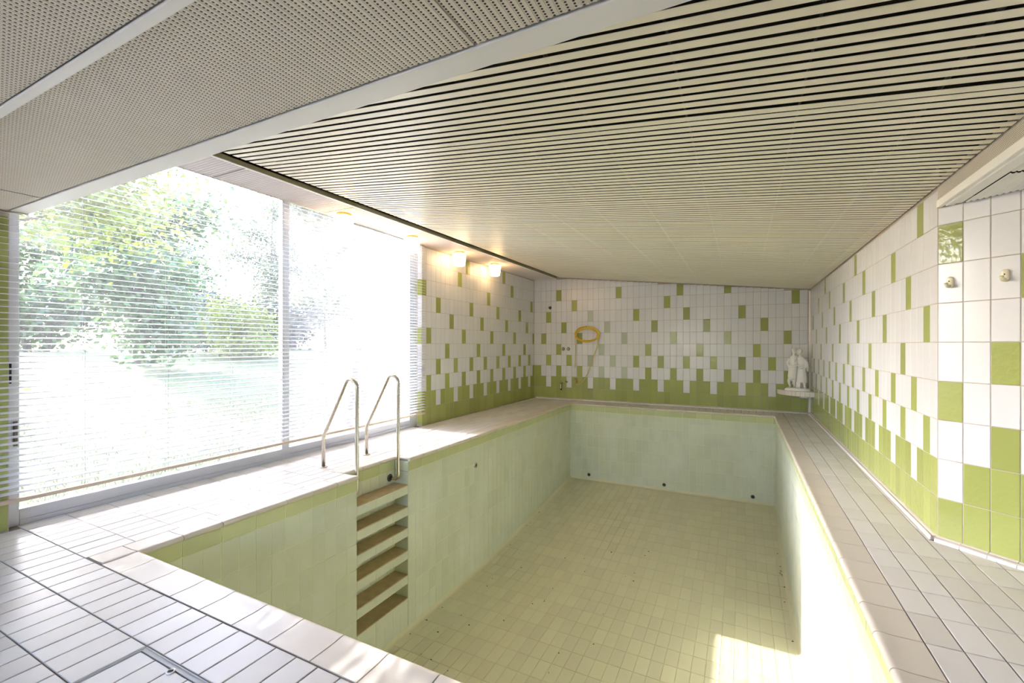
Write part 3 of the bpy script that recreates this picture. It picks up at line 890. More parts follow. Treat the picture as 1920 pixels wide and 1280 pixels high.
# --- low perforated ceiling over the camera
mb = MB().box(-4.36, EE.x + 0.2, YREAR - 0.2, 1.15, LOWC + 0.022, LOWC + 0.12)
mb.box(-4.36, EE.x + 0.2, 1.15, 1.17, LOWC + 0.022, 3.1)
ceil_front = structure('ceiling_front', mb, M['dark'], 'low ceiling of corrugated perforated sheet with white cross strips', 'ceiling')
strips = [(0.667, 1.146), (0.142, 0.632), (-0.383, 0.107), (-0.908, -0.418), (-1.433, -0.943), (-1.958, -1.468), (-2.69, -1.993)]
for (a, b) in strips:
    for (xa, xb, dz) in ((-4.335, -3.792, -0.004), (-3.788, -0.7, 0.0), (-0.697, EE.x, 0.0)):
        corrugated(xa, xb, a, b - 0.004, LOWC + dz + 0.0035).obj('perforated_panel', M['sheet'], ceil_front)
for (a, b) in [(0.634, 0.665), (0.109, 0.140), (-0.416, -0.385), (-0.941, -0.910), (-1.466, -1.435), (-1.991, -1.960)]:
    MB().bbox(-4.335, EE.x, a, b, LOWC - 0.004, LOWC + 0.02, 0.002).obj('cross_strip', M['metalwhite'], ceil_front)
MB().bbox(-4.335, XR + 0.10, 1.152, 1.245, LOWC - 0.002, LOWC + 0.03, 0.004).obj('edge_trim', M['metalwhite'], ceil_front)
MB().box(-4.356, -4.335, YREAR, 1.245, LOWC - 0.006, LOWC + 0.05).obj('wall_trim', M['metalcream'], ceil_front)

# --- low ceiling of the bay on the right with its perforated fascia
bz = 2.122
poly = [(XR + 0.02, 1.245), (EE.x, 1.245), (EE.x, EE.y), (XR + 0.02, YC - 0.02)]
mb = MB().prism(poly, bz + 0.024, bz + 0.12)
mb.box(XR + 0.006, XR + 0.02, 1.16, YC - 0.01, bz + 0.02, 2.55)
ceil_right = structure('ceiling_right', mb, M['dark'], 'small low ceiling behind a perforated fascia at upper right', 'ceiling')
MB().box(XR, XR + 0.006, 1.245, YC - 0.001, bz + 0.04, 2.30).obj('perforated_fascia', M['fascia'], ceil_right)
MB().bbox(XR - 0.006, XR + 0.02, 1.245, YC - 0.004, bz - 0.002, bz + 0.046, 0.004).obj('edge_trim', M['metalwhite'], ceil_right)
MB().bbox(XR + 0.02, XR + 0.062, 1.245, YC - 0.058, bz - 0.008, bz + 0.02, 0.006).obj('edge_trim', M['metalwhite'], ceil_right)
MB().bbox(XR + 0.064, XR + 0.090, 1.245, YC - 0.085, bz - 0.004, bz + 0.02, 0.002).obj('edge_trim', M['metalwhite'], ceil_right)
def bay_y(x): return YC - (x - XR) * (math.cos(TH) / math.sin(TH)) - 0.012
x = XR + 0.095; p = 0.021
for (ya, yb_) in ((1.25, 3.16), (3.165, 9.0)):
    mb = MB(); xx = XR + 0.095
    while xx < EE.x - 0.02:
        y1 = min(yb_, bay_y(xx + p))
        if y1 > ya + 0.02: mb.add([(xx, ya, bz - 0.0), (xx + 0.3 * p, ya, bz - 0.005), (xx + 0.7 * p, ya, bz - 0.005), (xx + p, ya, bz),
                                   (xx, y1, bz - 0.0), (xx + 0.3 * p, y1, bz - 0.005), (xx + 0.7 * p, y1, bz - 0.005), (xx + p, y1, bz)],
                                  [(0, 4, 5, 1), (1, 5, 6, 2), (2, 6, 7, 3)])
        xx += p
    o = mb.obj('ribbed_panel', M['metalwhite'], ceil_right)
    if ya > 2: o.location.z = -0.006

# ================================================================== WINDOWS
win = thing('window_1', 'large sliding window onto the garden with a grey mullion', 'window', (-4.47, WY0, 0), kind='structure')
def wpart(name, x0, x1, y0, y1, z0, z1, m, b=0.004):
    mbx = MB().bbox(x0 + 4.47, x1 + 4.47, y0 - WY0, y1 - WY0, z0, z1, b)
    return mbx.obj(name, M[m], win)
wpart('frame_post', -4.50, -4.43, WY0, 1.226, 0.0, WZ1, 'alu')
wpart('frame_post', -4.50, -4.44, 5.334, 5.458, 0.0, WZ1, 'alu')
wpart('frame_post', -4.50, -4.452, 5.458, WY1, 0.0, WZ1, 'alu')
wpart('mullion', -4.50, -4.435, 3.224, 3.308, 0.05, WZ1, 'alu')
wpart('frame_rail', -4.50, -4.43, 1.226, 3.30, 0.035, 0.112, 'alu')
wpart('frame_rail', -4.52, -4.455, 3.30, 5.334, 0.035, 0.112, 'alu')
wpart('track', -4.54, -4.425, 1.226, 5.334, 0.0, 0.035, 'alu')
wpart('frame_rail', -4.50, -4.43, 1.226, 3.224, WZ1 - 0.07, WZ1, 'alu')
wpart('frame_rail', -4.52, -4.455, 3.308, 5.334, WZ1 - 0.07, WZ1, 'alu')
pane = MB().box(0.0, 0.006, 1.226 - WY0, 3.224 - WY0, 0.112, WZ1 - 0.07).obj('pane', M['glass'], win)
pane = MB().box(-0.018, -0.012, 3.308 - WY0, 5.334 - WY0, 0.112, WZ1 - 0.07).obj('pane', M['hazyglass'], win)
hd = wpart('handle', -4.43, -4.395, 1.166, 1.180, 0.98, 1.12, 'black', 0.004)
wpart('lock', -4.43, -4.415, 1.195, 1.215, 0.55, 0.72, 'steeldark', 0.003)

win2 = thing('window_added', 'wide unseen window added behind the camera to light the room', 'window', (0, YREAR - 0.1, 0), kind='structure')  # unseen window, added to light the room from behind the camera
for a, b, c, d in ((RW[0], RW[1], RW[2], RW[2] + 0.06), (RW[0], RW[1], RW[3] - 0.06, RW[3])):
    MB().bbox(a, b, -0.03, 0.03, c, d, 0.004).obj('frame_rail', M['alu'], win2)
for xx in (RW[0], RW[0] + (RW[1] - RW[0]) / 3, RW[0] + (RW[1] - RW[0]) * 2 / 3, RW[1] - 0.06):
    MB().bbox(xx, xx + 0.06, -0.03, 0.03, RW[2] + 0.06, RW[3] - 0.06, 0.004).obj('frame_post', M['alu'], win2)
for k in range(3):
    w = (RW[1] - RW[0]) / 3
    MB().box(RW[0] + w * k + 0.06, RW[0] + w * (k + 1), -0.003, 0.003, RW[2] + 0.06, RW[3] - 0.06).obj('pane', M['glass'], win2)

# ================================================================== BLIND
BX, BY0, BY1 = -4.330, 1.02, 5.545
blind = thing('venetian_blind', 'white venetian blind lowered almost to the deck in front of the window', 'blind', (BX, BY0, 0))
BL = BY1 - BY0
def blind_slat():
    w, tilt = 0.046, math.radians(11)
    mb = MB(); pts = []
    for i in range(6):
        t = -w / 2 + w * i / 5; crown = 0.003 * (1 - (2 * t / w) ** 2)
        pts.append((t * math.cos(tilt) + crown * math.sin(tilt), -t * math.sin(tilt) + crown * math.cos(tilt)))
    prof = [(a, b) for a, b in pts] + [(a, b - 0.0012) for a, b in reversed(pts)]
    return mb.loft([[(p[0], y, p[1]) for p in prof] for y in (0, BL)], 0, False).mesh('blind_slat', M['blind'])
bs = blind_slat()
BP = 0.0414
z = 0.255
while z < 2.83:
    link('slat', bs, blind, Matrix.Translation((0, 0, z)))
    z += BP
MB().bbox(-0.018, 0.018, -0.002, BL + 0.002, 0.188, 0.214, 0.006).obj('bottom_rail', M['blindrail'], blind)
MB().bbox(-0.024, 0.024, 0.16, BL - 0.03, 2.845, 2.885, 0.003).obj('head_rail', M['metalwhite'], blind)
for k in range(8):
    yy = 1.531 + 0.54 * k - BY0
    mb = MB()
    for dx in (-0.021, 0.021): mb.tube([(dx, yy, 0.21), (dx, yy, 2.85)], 0.0011, 6)
    mb.obj('ladder_cord', M['cord'], blind)

# ================================================================== LAMPS
def lamp(y, label):
    t = thing('ceiling_light', label, 'lamp', (-4.125, y, SF), 0, 'opal lamps on the soffit above the window')
    MB().lathe([(0.0, 0.0), (0.085, 0.0), (0.088, -0.006), (0.084, -0.022), (0.075, -0.028), (0.0, -0.028)], 28, caps=False).obj('base', M['brass'], t)
    MB().lathe([(0.0, -0.026), (0.080, -0.026), (0.104, -0.031), (0.110, -0.040), (0.111, -0.055), (0.104, -0.12), (0.095, -0.195), (0.088, -0.216), (0.075, -0.226), (0.0, -0.229)], 32, caps=False).obj('shade', M['opal'], t)
lamp(3.785, 'lit white opal lamp nearest the camera, hanging in front of the window')
lamp(5.005, 'lit white opal lamp at the end of the blind, second nearest')
lamp(6.195, 'lit white opal lamp in front of tiled wall, third nearest')
lamp(7.395, 'lit white opal lamp farthest from the camera, nearest the end wall')

# ================================================================== HANDRAILS
def arc(pts, r, n=7):
    """polyline with rounded corners"""
    pts = [Vector(p) for p in pts]; out = [pts[0]]
    for i in range(1, len(pts) - 1):
        rr = r[i - 1] if isinstance(r, (list, tuple)) else r
        a, b, c = pts[i - 1], pts[i], pts[i + 1]
        u, v = (a - b).normalized(), (c - b).normalized()
        h = u.angle(v) / 2
        d = min(rr / math.tan(h), (a - b).length * 0.48, (c - b).length * 0.48)
        p0, p1 = b + u * d, b + v * d
        for k in range(n + 1):
            t = k / n
            out.append(p0 * (1 - t) ** 2 + b * 2 * t * (1 - t) + p1 * t * t)
    out.append(pts[-1]); return out
def rail(y, label):
    t = thing('pool_handrail', label, 'handrail', (-3.785, y, 0), 0, 'handrails over the pool steps')
    p = arc([(0, 0, 0.004), (0, 0, 0.315), (0.345, 0, 0.925), (0.462, 0, 0.88), (0.462, 0, -0.215), (0.34, 0, -0.215)], [0.10, 0.10, 0.13, 0.055])
    MB().tube(p, 0.0185, 14).obj('tube', M['steel'], t)
    MB().lathe([(0.0, 0.008), (0.020, 0.012), (0.036, 0.008), (0.040, 0.0), (0, 0)], 22, caps=False).obj('flange', M['steel'], t)
    MB().lathe([(0.0, 0.010), (0.022, 0.010), (0.040, 0.004), (0.042, 0.0), (0, 0)], 22, M=Matrix.Translation((0.345, 0, -0.215)) @ Matrix.Rotation(math.radians(90), 4, 'Y'), caps=False).obj('wall_flange', M['steeldark'], t)
rail(3.212, 'bent stainless steel handrail, the one nearer the camera')
rail(3.803, 'bent stainless steel handrail, the one farther from the camera')

# ================================================================== COAT HOOKS
def hook(a, z, label):
    P = CC + AD * a + Vector((0, 0, z))
    t = tag(link('coat_hook', None), label, 'hook', 'ivory coat hooks on the angled wall')
    t.matrix_basis = frame_matrix(P, AD, (0, 0, 1), -AN * -1 if False else AD.cross(Vector((0, 0, 1))))
    ring = []
    def stad(w, h, n=10):
        r = w; pts = []
        for i in range(n + 1): pts.append((r * math.cos(math.pi * i / n), h + r * math.sin(math.pi * i / n)))
        for i in range(n + 1): pts.append((-r * math.cos(math.pi * i / n), -h - r * math.sin(math.pi * i / n)))
        return pts
    plate = MB().loft([[(x, y, zz) for x, y in stad(w, 0.018)] for w, zz in ((0.0175, 0.0), (0.0175, 0.012), (0.014, 0.016), (0.006, 0.017))], 0, True).obj('plate', M['ivory'], t)
    MB().tube(arc([(0, -0.022, 0.012), (0, -0.028, 0.040), (0, -0.008, 0.052)], 0.012), [0.0095] * 9 + [0.011], 12).obj('peg', M['ivory'], t)
    MB().lathe([(0, 0.0172), (0.0035, 0.0172), (0.0035, 0.0192), (0, 0.0195)], 12, caps=False, M=Matrix.Translation((0, 0.006, 0))).obj('screw', M['black'], plate)
hook(0.068, 1.638, 'ivory plastic coat hook nearer the wall corner')
hook(0.318, 1.646, 'ivory plastic coat hook farther right, near the picture edge')

# ================================================================== END WALL FITTINGS
def wall_disc(name, x, z, prof, mat, label, cat, group=None):
    o = MB().lathe(prof, 20, caps=False, M=Matrix.Rotation(math.radians(90), 4, 'X')).obj(name, M[mat])
    o.location = (x, YB, z)
    return tag(o, label, cat, group)
kp = [(0, 0.052), (0.018, 0.052), (0.026, 0.044), (0.026, 0.020), (0.016, 0.014), (0.038, 0.010), (0.042, 0.0), (0, 0)]
wall_disc('valve_knob', -3.622, 1.153, kp, 'steel', 'round chrome valve knob left of the pair, under hose', 'valve', 'chrome valve knobs on the end wall')
wall_disc('valve_knob', -3.500, 1.153, kp, 'steel', 'round chrome valve knob right of the pair, closer to hose', 'valve', 'chrome valve knobs on the end wall')
wall_disc('pipe_stub', -3.949, 2.104, [(0, 0.012), (0.012, 0.012), (0.012, 0.05), (0.022, 0.05), (0.024, 0.01), (0.034, 0.006), (0.036, 0.0), (0, 0)], 'steeldark', 'small dark pipe stub high on the end wall near the left corner', 'pipe')

t = thing('drain_tap', 'low wall tap with long black and white lever', 'tap', (-3.648, YB, 0.40))
MB().lathe([(0, 0.012), (0.016, 0.012), (0.030, 0.008), (0.032, 0), (0, 0)], 18, caps=False, M=Matrix.Rotation(math.radians(90), 4, 'X')).obj('rosette', M['steel'], t)
MB().tube(arc([(0, 0, 0), (0, -0.05, 0), (0, -0.075, -0.035)], 0.02), 0.011, 12).obj('spout', M['steel'], t)
lv = MB().bbox(-0.016, 0.016, -0.09, -0.06, -0.18, -0.02, 0.008).obj('lever', M['black'], t)
MB().bbox(-0.0085, 0.0085, -0.093, -0.0895, -0.145, -0.035, 0.0015).obj('lever_label', M['ivory'], lv)
t = thing('spout_hook', 'small bent chrome spout between the lever tap and hose tap', 'spout', (-3.535, YB, 0.405))
MB().lathe([(0, 0.010), (0.012, 0.010), (0.022, 0.006), (0.024, 0), (0, 0)], 16, caps=False, M=Matrix.Rotation(math.radians(90), 4, 'X')).obj('rosette', M['steel'], t)
MB().tube(arc([(0, 0, 0), (0, -0.055, 0), (0.0, -0.075, 0.03)], 0.02), 0.009, 12).obj('pipe', M['steeldark'], t)
t = thing('hose_tap', 'brass garden tap with the yellow hose attached', 'tap', (-3.305, YB, 0.435))
MB().lathe([(0, 0.012), (0.014, 0.012), (0.028, 0.008), (0.030, 0), (0, 0)], 18, caps=False, M=Matrix.Rotation(math.radians(90), 4, 'X')).obj('rosette', M['brass'], t)
MB().tube(arc([(0, 0, 0), (0, -0.06, 0), (0, -0.07, -0.06)], 0.025), 0.013, 12).obj('body', M['brass'], t)
sm_ = MB().tube([(0, -0.035, 0.01), (0, -0.035, 0.045)], 0.007, 10).obj('stem', M['brass'], t)
MB().bbox(-0.034, 0.034, -0.042, -0.028, 0.043, 0.054, 0.003).obj('handle', M['steeldark'], sm_)

# hose coil with its two hanging ends
HC = Vector((-3.052, YB - 0.055, 1.475))
pts = []
n_loop = 7
rnd = random.Random(3)
for k in range(n_loop):
    rx = 0.262 + rnd.uniform(-0.018, 0.020); rz = 0.150 + rnd.uniform(-0.02, 0.025); dx = rnd.uniform(-0.012, 0.012); dz = rnd.uniform(-0.015, 0.012)
    yo = -0.008 * (k % 4) + rnd.uniform(-0.004, 0.004)
    for i in range(28):
        a = math.radians(180 - 360 * i / 28)
        pts.append(HC + Vector((dx + rx * math.cos(a), yo, dz + rz * math.sin(a) + (0.045 if k == 4 and math.sin(a) > 0 else 0) * math.sin(a))))
left_end = [HC + Vector(v) for v in ((-0.285, 0.01, -0.74), (-0.262, 0, -0.55), (-0.256, -0.002, -0.30), (-0.268, -0.004, -0.12), (-0.262, -0.004, 0.0))]
right = [(0.265, -0.0), (0.262, -0.12), (0.235, -0.28), (0.17, -0.46), (0.10, -0.66), (0.04, -0.84), (-0.04, -0.98), (-0.13, -1.095), (-0.20, -1.125), (-0.248, -1.105)]
tail = [HC + Vector((x, -0.012 if i < 7 else -0.018, z)) for i, (x, z) in enumerate(right)]
hose = thing('garden_hose', 'coiled yellow garden hose hanging on the end wall', 'hose', (HC.x, YB, HC.z))
inv = Matrix.Translation(-Vector((HC.x, YB, HC.z)))
MB().tube(pts, 0.0105, 8, M=inv).obj('coil', M['hose'], hose)
def smooth(p, it=2):
    for _ in range(it):
        q = [p[0]]
        for a, b in zip(p[:-1], p[1:]): q += [a * 0.75 + b * 0.25, a * 0.25 + b * 0.75]
        p = q + [p[-1]]
    return p
MB().tube(smooth(left_end), 0.0095, 8, M=inv).obj('tail', M['hosepale'], hose)
MB().tube(smooth(tail), 0.0105, 8, M=inv).obj('tail', M['hosepale'], hose)
hk = thing('hose_hanger', 'small curved metal hanger carrying the hose coil', 'hanger', (HC.x, YB, HC.z + 0.10))
MB().tube([(0.2 * math.cos(math.radians(a)), -0.03, 0.075 * math.sin(math.radians(a)) + 0.0) for a in range(20, 161, 10)], 0.008, 8).obj('saddle', M['steeldark'], hk)
MB().tube([(0, 0, 0.07), (0, -0.06, 0.075), (0, -0.09, 0.09)], 0.008, 8).obj('bracket', M['steeldark'], hk)

# ================================================================== CORNER SHELF AND STATUE
SZ, SR = 0.435, 0.525
shelf = thing('corner_shelf', 'white tiled quarter round shelf in the corner under the statue', 'shelf', (XR, YB, SZ))
NS = 12
def quarter(r, n): return [(-r * math.cos(math.radians(90 * i / n)), -r * math.sin(math.radians(90 * i / n))) for i in range(n + 1)]
MB().prism([(0, 0)] + quarter(SR - 0.008, 24), -0.078, -0.008).obj('slab', M['grout'], shelf)
q = quarter(SR, NS); qi = quarter(SR - 0.010, NS)
for i in range(NS):
    a, b, c, d = Vector(q[i] + (0,)), Vector(q[i + 1] + (0,)), Vector(qi[i + 1] + (0,)), Vector(qi[i] + (0,))
    g = (b - a) * 0.03
    MB().prism([(a + g)[:2], (b - g)[:2], (c - g)[:2], (d + g)[:2]], -0.082, -0.002).obj('edge_tile', M['trimtile'], shelf)
for i in range(5):
    for j in range(5):
        x1, y1 = -0.105 * i, -0.105 * j; x0, y0 = x1 - 0.101, y1 - 0.101
        pl = [(x1, y1), (x0, y1), (x0, y0), (x1, y0)]
        if math.hypot(x1, y1) > SR - 0.03: continue
        pl2 = []
        for (px, py) in pl:
            r = math.hypot(px, py)
            if r > SR - 0.011: px, py = px * (SR - 0.011) / r, py * (SR - 0.011) / r
            pl2.append((px, py))
        MB().prism(pl2[::1], -0.008, 0.0).obj('top_tile', M['trimtile'], shelf)

# statue of two embracing figures, white stone
SC = Vector((0.895, 9.475, SZ))
statue = thing('couple_statue', 'white stone statue of two embracing robed figures on an oval base', 'statue', SC, math.radians(-10))
base = MB().lathe([(0, 0.0), (1.0, 0.0), (1.02, 0.012), (0.97, 0.03), (0.90, 0.042), (0.0, 0.046)], 36, caps=False, M=Matrix.Diagonal((0.195, 0.125, 1, 1)))
base.obj('base', M['marble'], statue)

def ellipse(cx, cy, z, rx, ry, n=20, fold=0.0, nf=7, ph=0.0):
    return [(cx + rx * (1 + fold * math.sin(nf * 2 * math.pi * i / n + ph)) * math.cos(2 * math.pi * i / n), cy + ry * (1 + fold * math.sin(nf * 2 * math.pi * i / n + ph)) * math.sin(2 * math.pi * i / n), z) for i in range(n)]
def fuse(name, mb, parent, voxel=0.0055):
    me = mb.mesh(name, M['marble'])
    o = bpy.data.objects.new(name + '_build', me); COL.objects.link(o)
    m = o.modifiers.new('r', 'REMESH'); m.mode = 'VOXEL'; m.voxel_size = voxel; m.use_smooth_shade = True
    s = o.modifiers.new('s', 'SMOOTH'); s.iterations = 2; s.factor = 0.5
    bpy.context.view_layer.update()
    ev = o.evaluated_get(bpy.context.evaluated_depsgraph_get())
    me2 = bpy.data.meshes.new_from_object(ev)
    bpy.data.objects.remove(o); bpy.data.meshes.remove(me)
    me2.name = name
    for p in me2.polygons: p.use_smooth = True
    return link(name, me2, parent)

def head(mb, c, yaw, tilt, hair):
    R = Matrix.Translation(c) @ Matrix.Rotation(yaw, 4, 'Z') @ Matrix.Rotation(tilt, 4, 'X')
    # faces -Y in its own frame
    mb.ball((0, 0, 0), (0.037, 0.043, 0.050), 12, M=R)
    mb.ball((0, -0.030, -0.026), (0.022, 0.018, 0.024), 8, M=R)                       # chin and jaw
    mb.ball((0, -0.045, -0.004), (0.008, 0.011, 0.014), 6, M=R)                        # nose
    for s in (-1, 1):
        mb.ball((0.015 * s, -0.036, 0.008), (0.008, 0.006, 0.005), 6, M=R)             # eyes
        mb.ball((0.016 * s, -0.037, 0.017), (0.011, 0.006, 0.004), 6, M=R)             # brows
        mb.ball((0.037 * s, 0.002, 0.0), (0.006, 0.010, 0.014), 6, M=R)                # ears
    mb.ball((0, -0.043, -0.023), (0.011, 0.006, 0.004), 6, M=R)                        # lips
    rr = random.Random(hair)
    for i in range(46):                                                                # curls
        a = rr.uniform(0, 2 * math.pi); e = rr.uniform(0.05, 1.5)
        v = Vector((math.cos(a) * math.cos(e), math.sin(a) * math.cos(e), math.sin(e)))
        if v.y < -0.55 and v.z < 0.55: continue
        mb.ball((v.x * 0.037, 0.006 + v.y * 0.042, 0.004 + v.z * 0.049), rr.uniform(0.010, 0.014), 5, M=R)
    if hair > 5:
        mb.ball((0, 0.045, 0.012), (0.026, 0.024, 0.024), 8, M=R)                      # gathered knot

# left figure: cloaked, one leg forward to the left
m1 = MB()
cx = -0.055
for rings in ([ellipse(cx - 0.030, 0.005, 0.20, 0.060, 0.056, 24, 0.10, 8), ellipse(cx - 0.028, 0.005, 0.27, 0.064, 0.060, 24, 0.08, 8), ellipse(cx - 0.012, 0.0, 0.35, 0.060, 0.056, 24, 0.06, 8),
               ellipse(cx - 0.004, 0.0, 0.43, 0.056, 0.050, 24, 0.04, 8), ellipse(cx, 0.0, 0.50, 0.062, 0.050, 24, 0.03, 8), ellipse(cx + 0.002, 0.0, 0.565, 0.072, 0.050, 24, 0.02, 8),
               ellipse(cx + 0.004, 0.0, 0.605, 0.060, 0.042, 24), ellipse(cx + 0.006, 0.0, 0.628, 0.026, 0.026, 24)],):
    m1.loft(rings, 0, True)
m1.tube([(cx + 0.006, 0, 0.61), (cx + 0.006, -0.004, 0.66)], [0.026, 0.023], 12)
head(m1, Vector((cx + 0.010, -0.008, 0.705)), math.radians(28), math.radians(8), 2)
# forward leg, rear leg, feet
m1.tube([(cx - 0.040, -0.01, 0.25), (cx - 0.075, -0.035, 0.175), (cx - 0.070, -0.040, 0.13), (cx - 0.052, -0.030, 0.06)], [0.036, 0.027, 0.023, 0.015], 12)
m1.ball((cx - 0.070, -0.055, 0.058), (0.022, 0.042, 0.015), 8)
m1.tube([(cx + 0.010, 0.02, 0.25), (cx + 0.004, 0.022, 0.15), (cx + 0.004, 0.028, 0.06)], [0.036, 0.024, 0.015], 12)
m1.ball((cx + 0.002, 0.010, 0.057), (0.019, 0.040, 0.014), 8)
# cloak tail behind and arms
m1.loft([ellipse(cx - 0.055, 0.028, 0.16, 0.030, 0.030, 16, 0.1, 5), ellipse(cx - 0.062, 0.028, 0.26, 0.034, 0.036, 16, 0.1, 5), ellipse(cx - 0.055, 0.020, 0.40, 0.030, 0.036, 16, 0.08, 5), ellipse(cx - 0.050, 0.012, 0.56, 0.026, 0.034, 16)], 0, True)
m1.tube([(cx - 0.064, -0.005, 0.575), (cx - 0.094, -0.020, 0.49), (cx - 0.070, -0.055, 0.43), (cx + 0.010, -0.078, 0.445), (cx + 0.060, -0.078, 0.45)], [0.028, 0.025, 0.021, 0.017, 0.014], 12)
m1.ball((cx + 0.078, -0.080, 0.452), (0.018, 0.010, 0.013), 6)
for f in range(4): m1.tube([(cx + 0.082, -0.082, 0.444 + 0.006 * f), (cx + 0.106, -0.086, 0.442 + 0.007 * f)], [0.0048, 0.0036], 6)
m1.tube([(cx + 0.066, 0.010, 0.575), (cx + 0.11, 0.045, 0.56), (cx + 0.15, 0.052, 0.545)], [0.026, 0.021, 0.016], 12)
fuse('cloaked_figure', m1, statue)

# right figure: knee length dress, leaning towards the first
m2 = MB(); cx = 0.055
m2.loft([ellipse(cx + 0.012, -0.005, 0.150, 0.082, 0.070, 28, 0.07, 9), ellipse(cx + 0.012, -0.005, 0.22, 0.078, 0.066, 28, 0.06, 9), ellipse(cx + 0.010, -0.003, 0.31, 0.070, 0.060, 28, 0.05, 9),
         ellipse(cx + 0.006, 0.0, 0.385, 0.056, 0.048, 28, 0.03, 9), ellipse(cx + 0.004, 0.0, 0.43, 0.046, 0.040, 28), ellipse(cx + 0.0, -0.002, 0.495, 0.056, 0.046, 28, 0.02, 9),
         ellipse(cx - 0.004, 0.0, 0.555, 0.064, 0.044, 28), ellipse(cx - 0.008, 0.0, 0.59, 0.052, 0.038, 28), ellipse(cx - 0.012, 0.0, 0.612, 0.024, 0.024, 28)], 0, True)
m2.tube([(cx - 0.010, 0, 0.595), (cx - 0.018, -0.004, 0.648)], [0.023, 0.020], 12)
head(m2, Vector((cx - 0.026, -0.010, 0.690)), math.radians(-34), math.radians(10), 9)
m2.tube([(cx - 0.020, -0.004, 0.19), (cx - 0.026, -0.008, 0.13), (cx - 0.026, -0.004, 0.06)], [0.032, 0.024, 0.015], 12)
m2.ball((cx - 0.028, -0.026, 0.057), (0.019, 0.040, 0.014), 8)
m2.tube([(cx + 0.045, -0.010, 0.19), (cx + 0.052, -0.016, 0.13), (cx + 0.056, -0.010, 0.06)], [0.032, 0.023, 0.015], 12)
m2.ball((cx + 0.062, -0.034, 0.057), (0.020, 0.042, 0.014), 8)
# far arm with wide sleeve hanging at the right, near arm across
m2.tube([(cx + 0.058, 0.0, 0.560), (cx + 0.084, -0.006, 0.48), (cx + 0.070, -0.030, 0.40)], [0.027, 0.024, 0.017], 12)
m2.loft([ellipse(cx + 0.098, 0.006, 0.345, 0.012, 0.022, 14), ellipse(cx + 0.096, 0.004, 0.42, 0.020, 0.030, 14, 0.1, 4), ellipse(cx + 0.080, 0.0, 0.52, 0.026, 0.034, 14)], 0, True)
m2.ball((cx + 0.060, -0.040, 0.388), (0.014, 0.012, 0.017), 6)
for f in range(4): m2.tube([(cx + 0.050 + 0.006 * f, -0.044, 0.380), (cx + 0.046 + 0.007 * f, -0.052, 0.355)], [0.0046, 0.0034], 6)
m2.tube([(cx - 0.060, -0.010, 0.560), (cx - 0.080, -0.050, 0.52), (cx - 0.060, -0.064, 0.55)], [0.024, 0.020, 0.014], 12)
fuse('dressed_figure', m2, statue)
fl = MB(); rr = random.Random(5)
for i in range(16):
    fl.ball((0.050 + rr.uniform(-0.035, 0.04), -0.062 + rr.uniform(-0.012, 0.006), 0.425 + rr.uniform(-0.035, 0.035)), rr.uniform(0.007, 0.012), 5)
fl.obj('flower_bouquet', M['marble'], statue)
MB().loft([ellipse(0.0, 0.052, 0.03, 0.045, 0.032, 16, 0.12, 5), ellipse(0.0, 0.05, 0.12, 0.035, 0.028, 16, 0.12, 5), ellipse(0.0, 0.045, 0.20, 0.022, 0.022, 16, 0.1, 5)], 0, True).obj('tree_stump', M['marble'], statue)

# ================================================================== POOL FITTINGS
for x, lb in ((-2.84, 'small dark inlet nozzle low in the far pool wall, leftmost of three'), (-1.333, 'small dark inlet nozzle low in the far pool wall, middle of three'), (0.187, 'small dark inlet nozzle low in the far pool wall, rightmost of three')):
    t = thing('inlet_nozzle', lb, 'nozzle', (x, PYB, -1.47), 0, 'inlet nozzles in the far pool wall')
    Rm = Matrix.Rotation(math.radians(90), 4, 'X')
    ring = MB().lathe([(0.014, 0.006), (0.020, 0.014), (0.030, 0.010), (0.034, 0.0)], 20, caps=False, M=Rm).obj('ring', M['steeldark'], t)
    MB().lathe([(0, 0.008), (0.015, 0.007), (0.016, 0.0), (0, 0)], 16, caps=False, M=Rm).obj('bore', M['black'], ring)
t = thing('side_inlet', 'round chrome rimmed inlet in the left pool wall beyond the steps', 'nozzle', (PXL, 5.286, -0.405))
Rm = Matrix.Rotation(math.radians(90), 4, 'Y')
MB().lathe([(0.020, 0.006), (0.026, 0.016), (0.036, 0.010), (0.040, 0.0)], 22, caps=False, M=Rm).obj('ring', M['steel'], t)
MB().lathe([(0, 0.008), (0.021, 0.007), (0.022, 0.0), (0, 0)], 18, caps=False, M=Rm).obj('bore', M['black'], t)

dm = MB().add([(-0.012, -0.004, 0.0), (0.0, -0.009, 0.002), (0.013, 0.0, 0.0), (0.001, 0.008, 0.003), (0.0, 0.0, 0.008)], [(0, 1, 4), (1, 2, 4), (2, 3, 4), (3, 0, 4), (3, 2, 1, 0)]).mesh('leaf_fragment', M['debris'])
rr = random.Random(11)
for i in range(46):
    if i < 30: x, y = rr.uniform(-3.1, -1.2), rr.uniform(2.6, 6.8)
    elif i < 38: x, y = PXL + rr.uniform(0.05, 0.09), rr.uniform(3.6, 7.5)
    else: x, y = PXR - rr.uniform(0.05, 0.09), rr.uniform(5.5, 7.5)
    o = link('leaf_fragment', dm, None, Matrix.Translation((x, y, pool_z(y) + 0.0005)) @ Matrix.Rotation(math.atan(0.0833) if y > 5.6 else 0, 4, 'X') @ Matrix.Rotation(rr.uniform(0, 6.28), 4, 'Z') @ Matrix.Scale(rr.uniform(0.6, 1.3), 4))
    tag(o, 'tiny dark leaf fragment lying on the drained pool floor', 'leaf', 'leaf fragments on the pool floor')

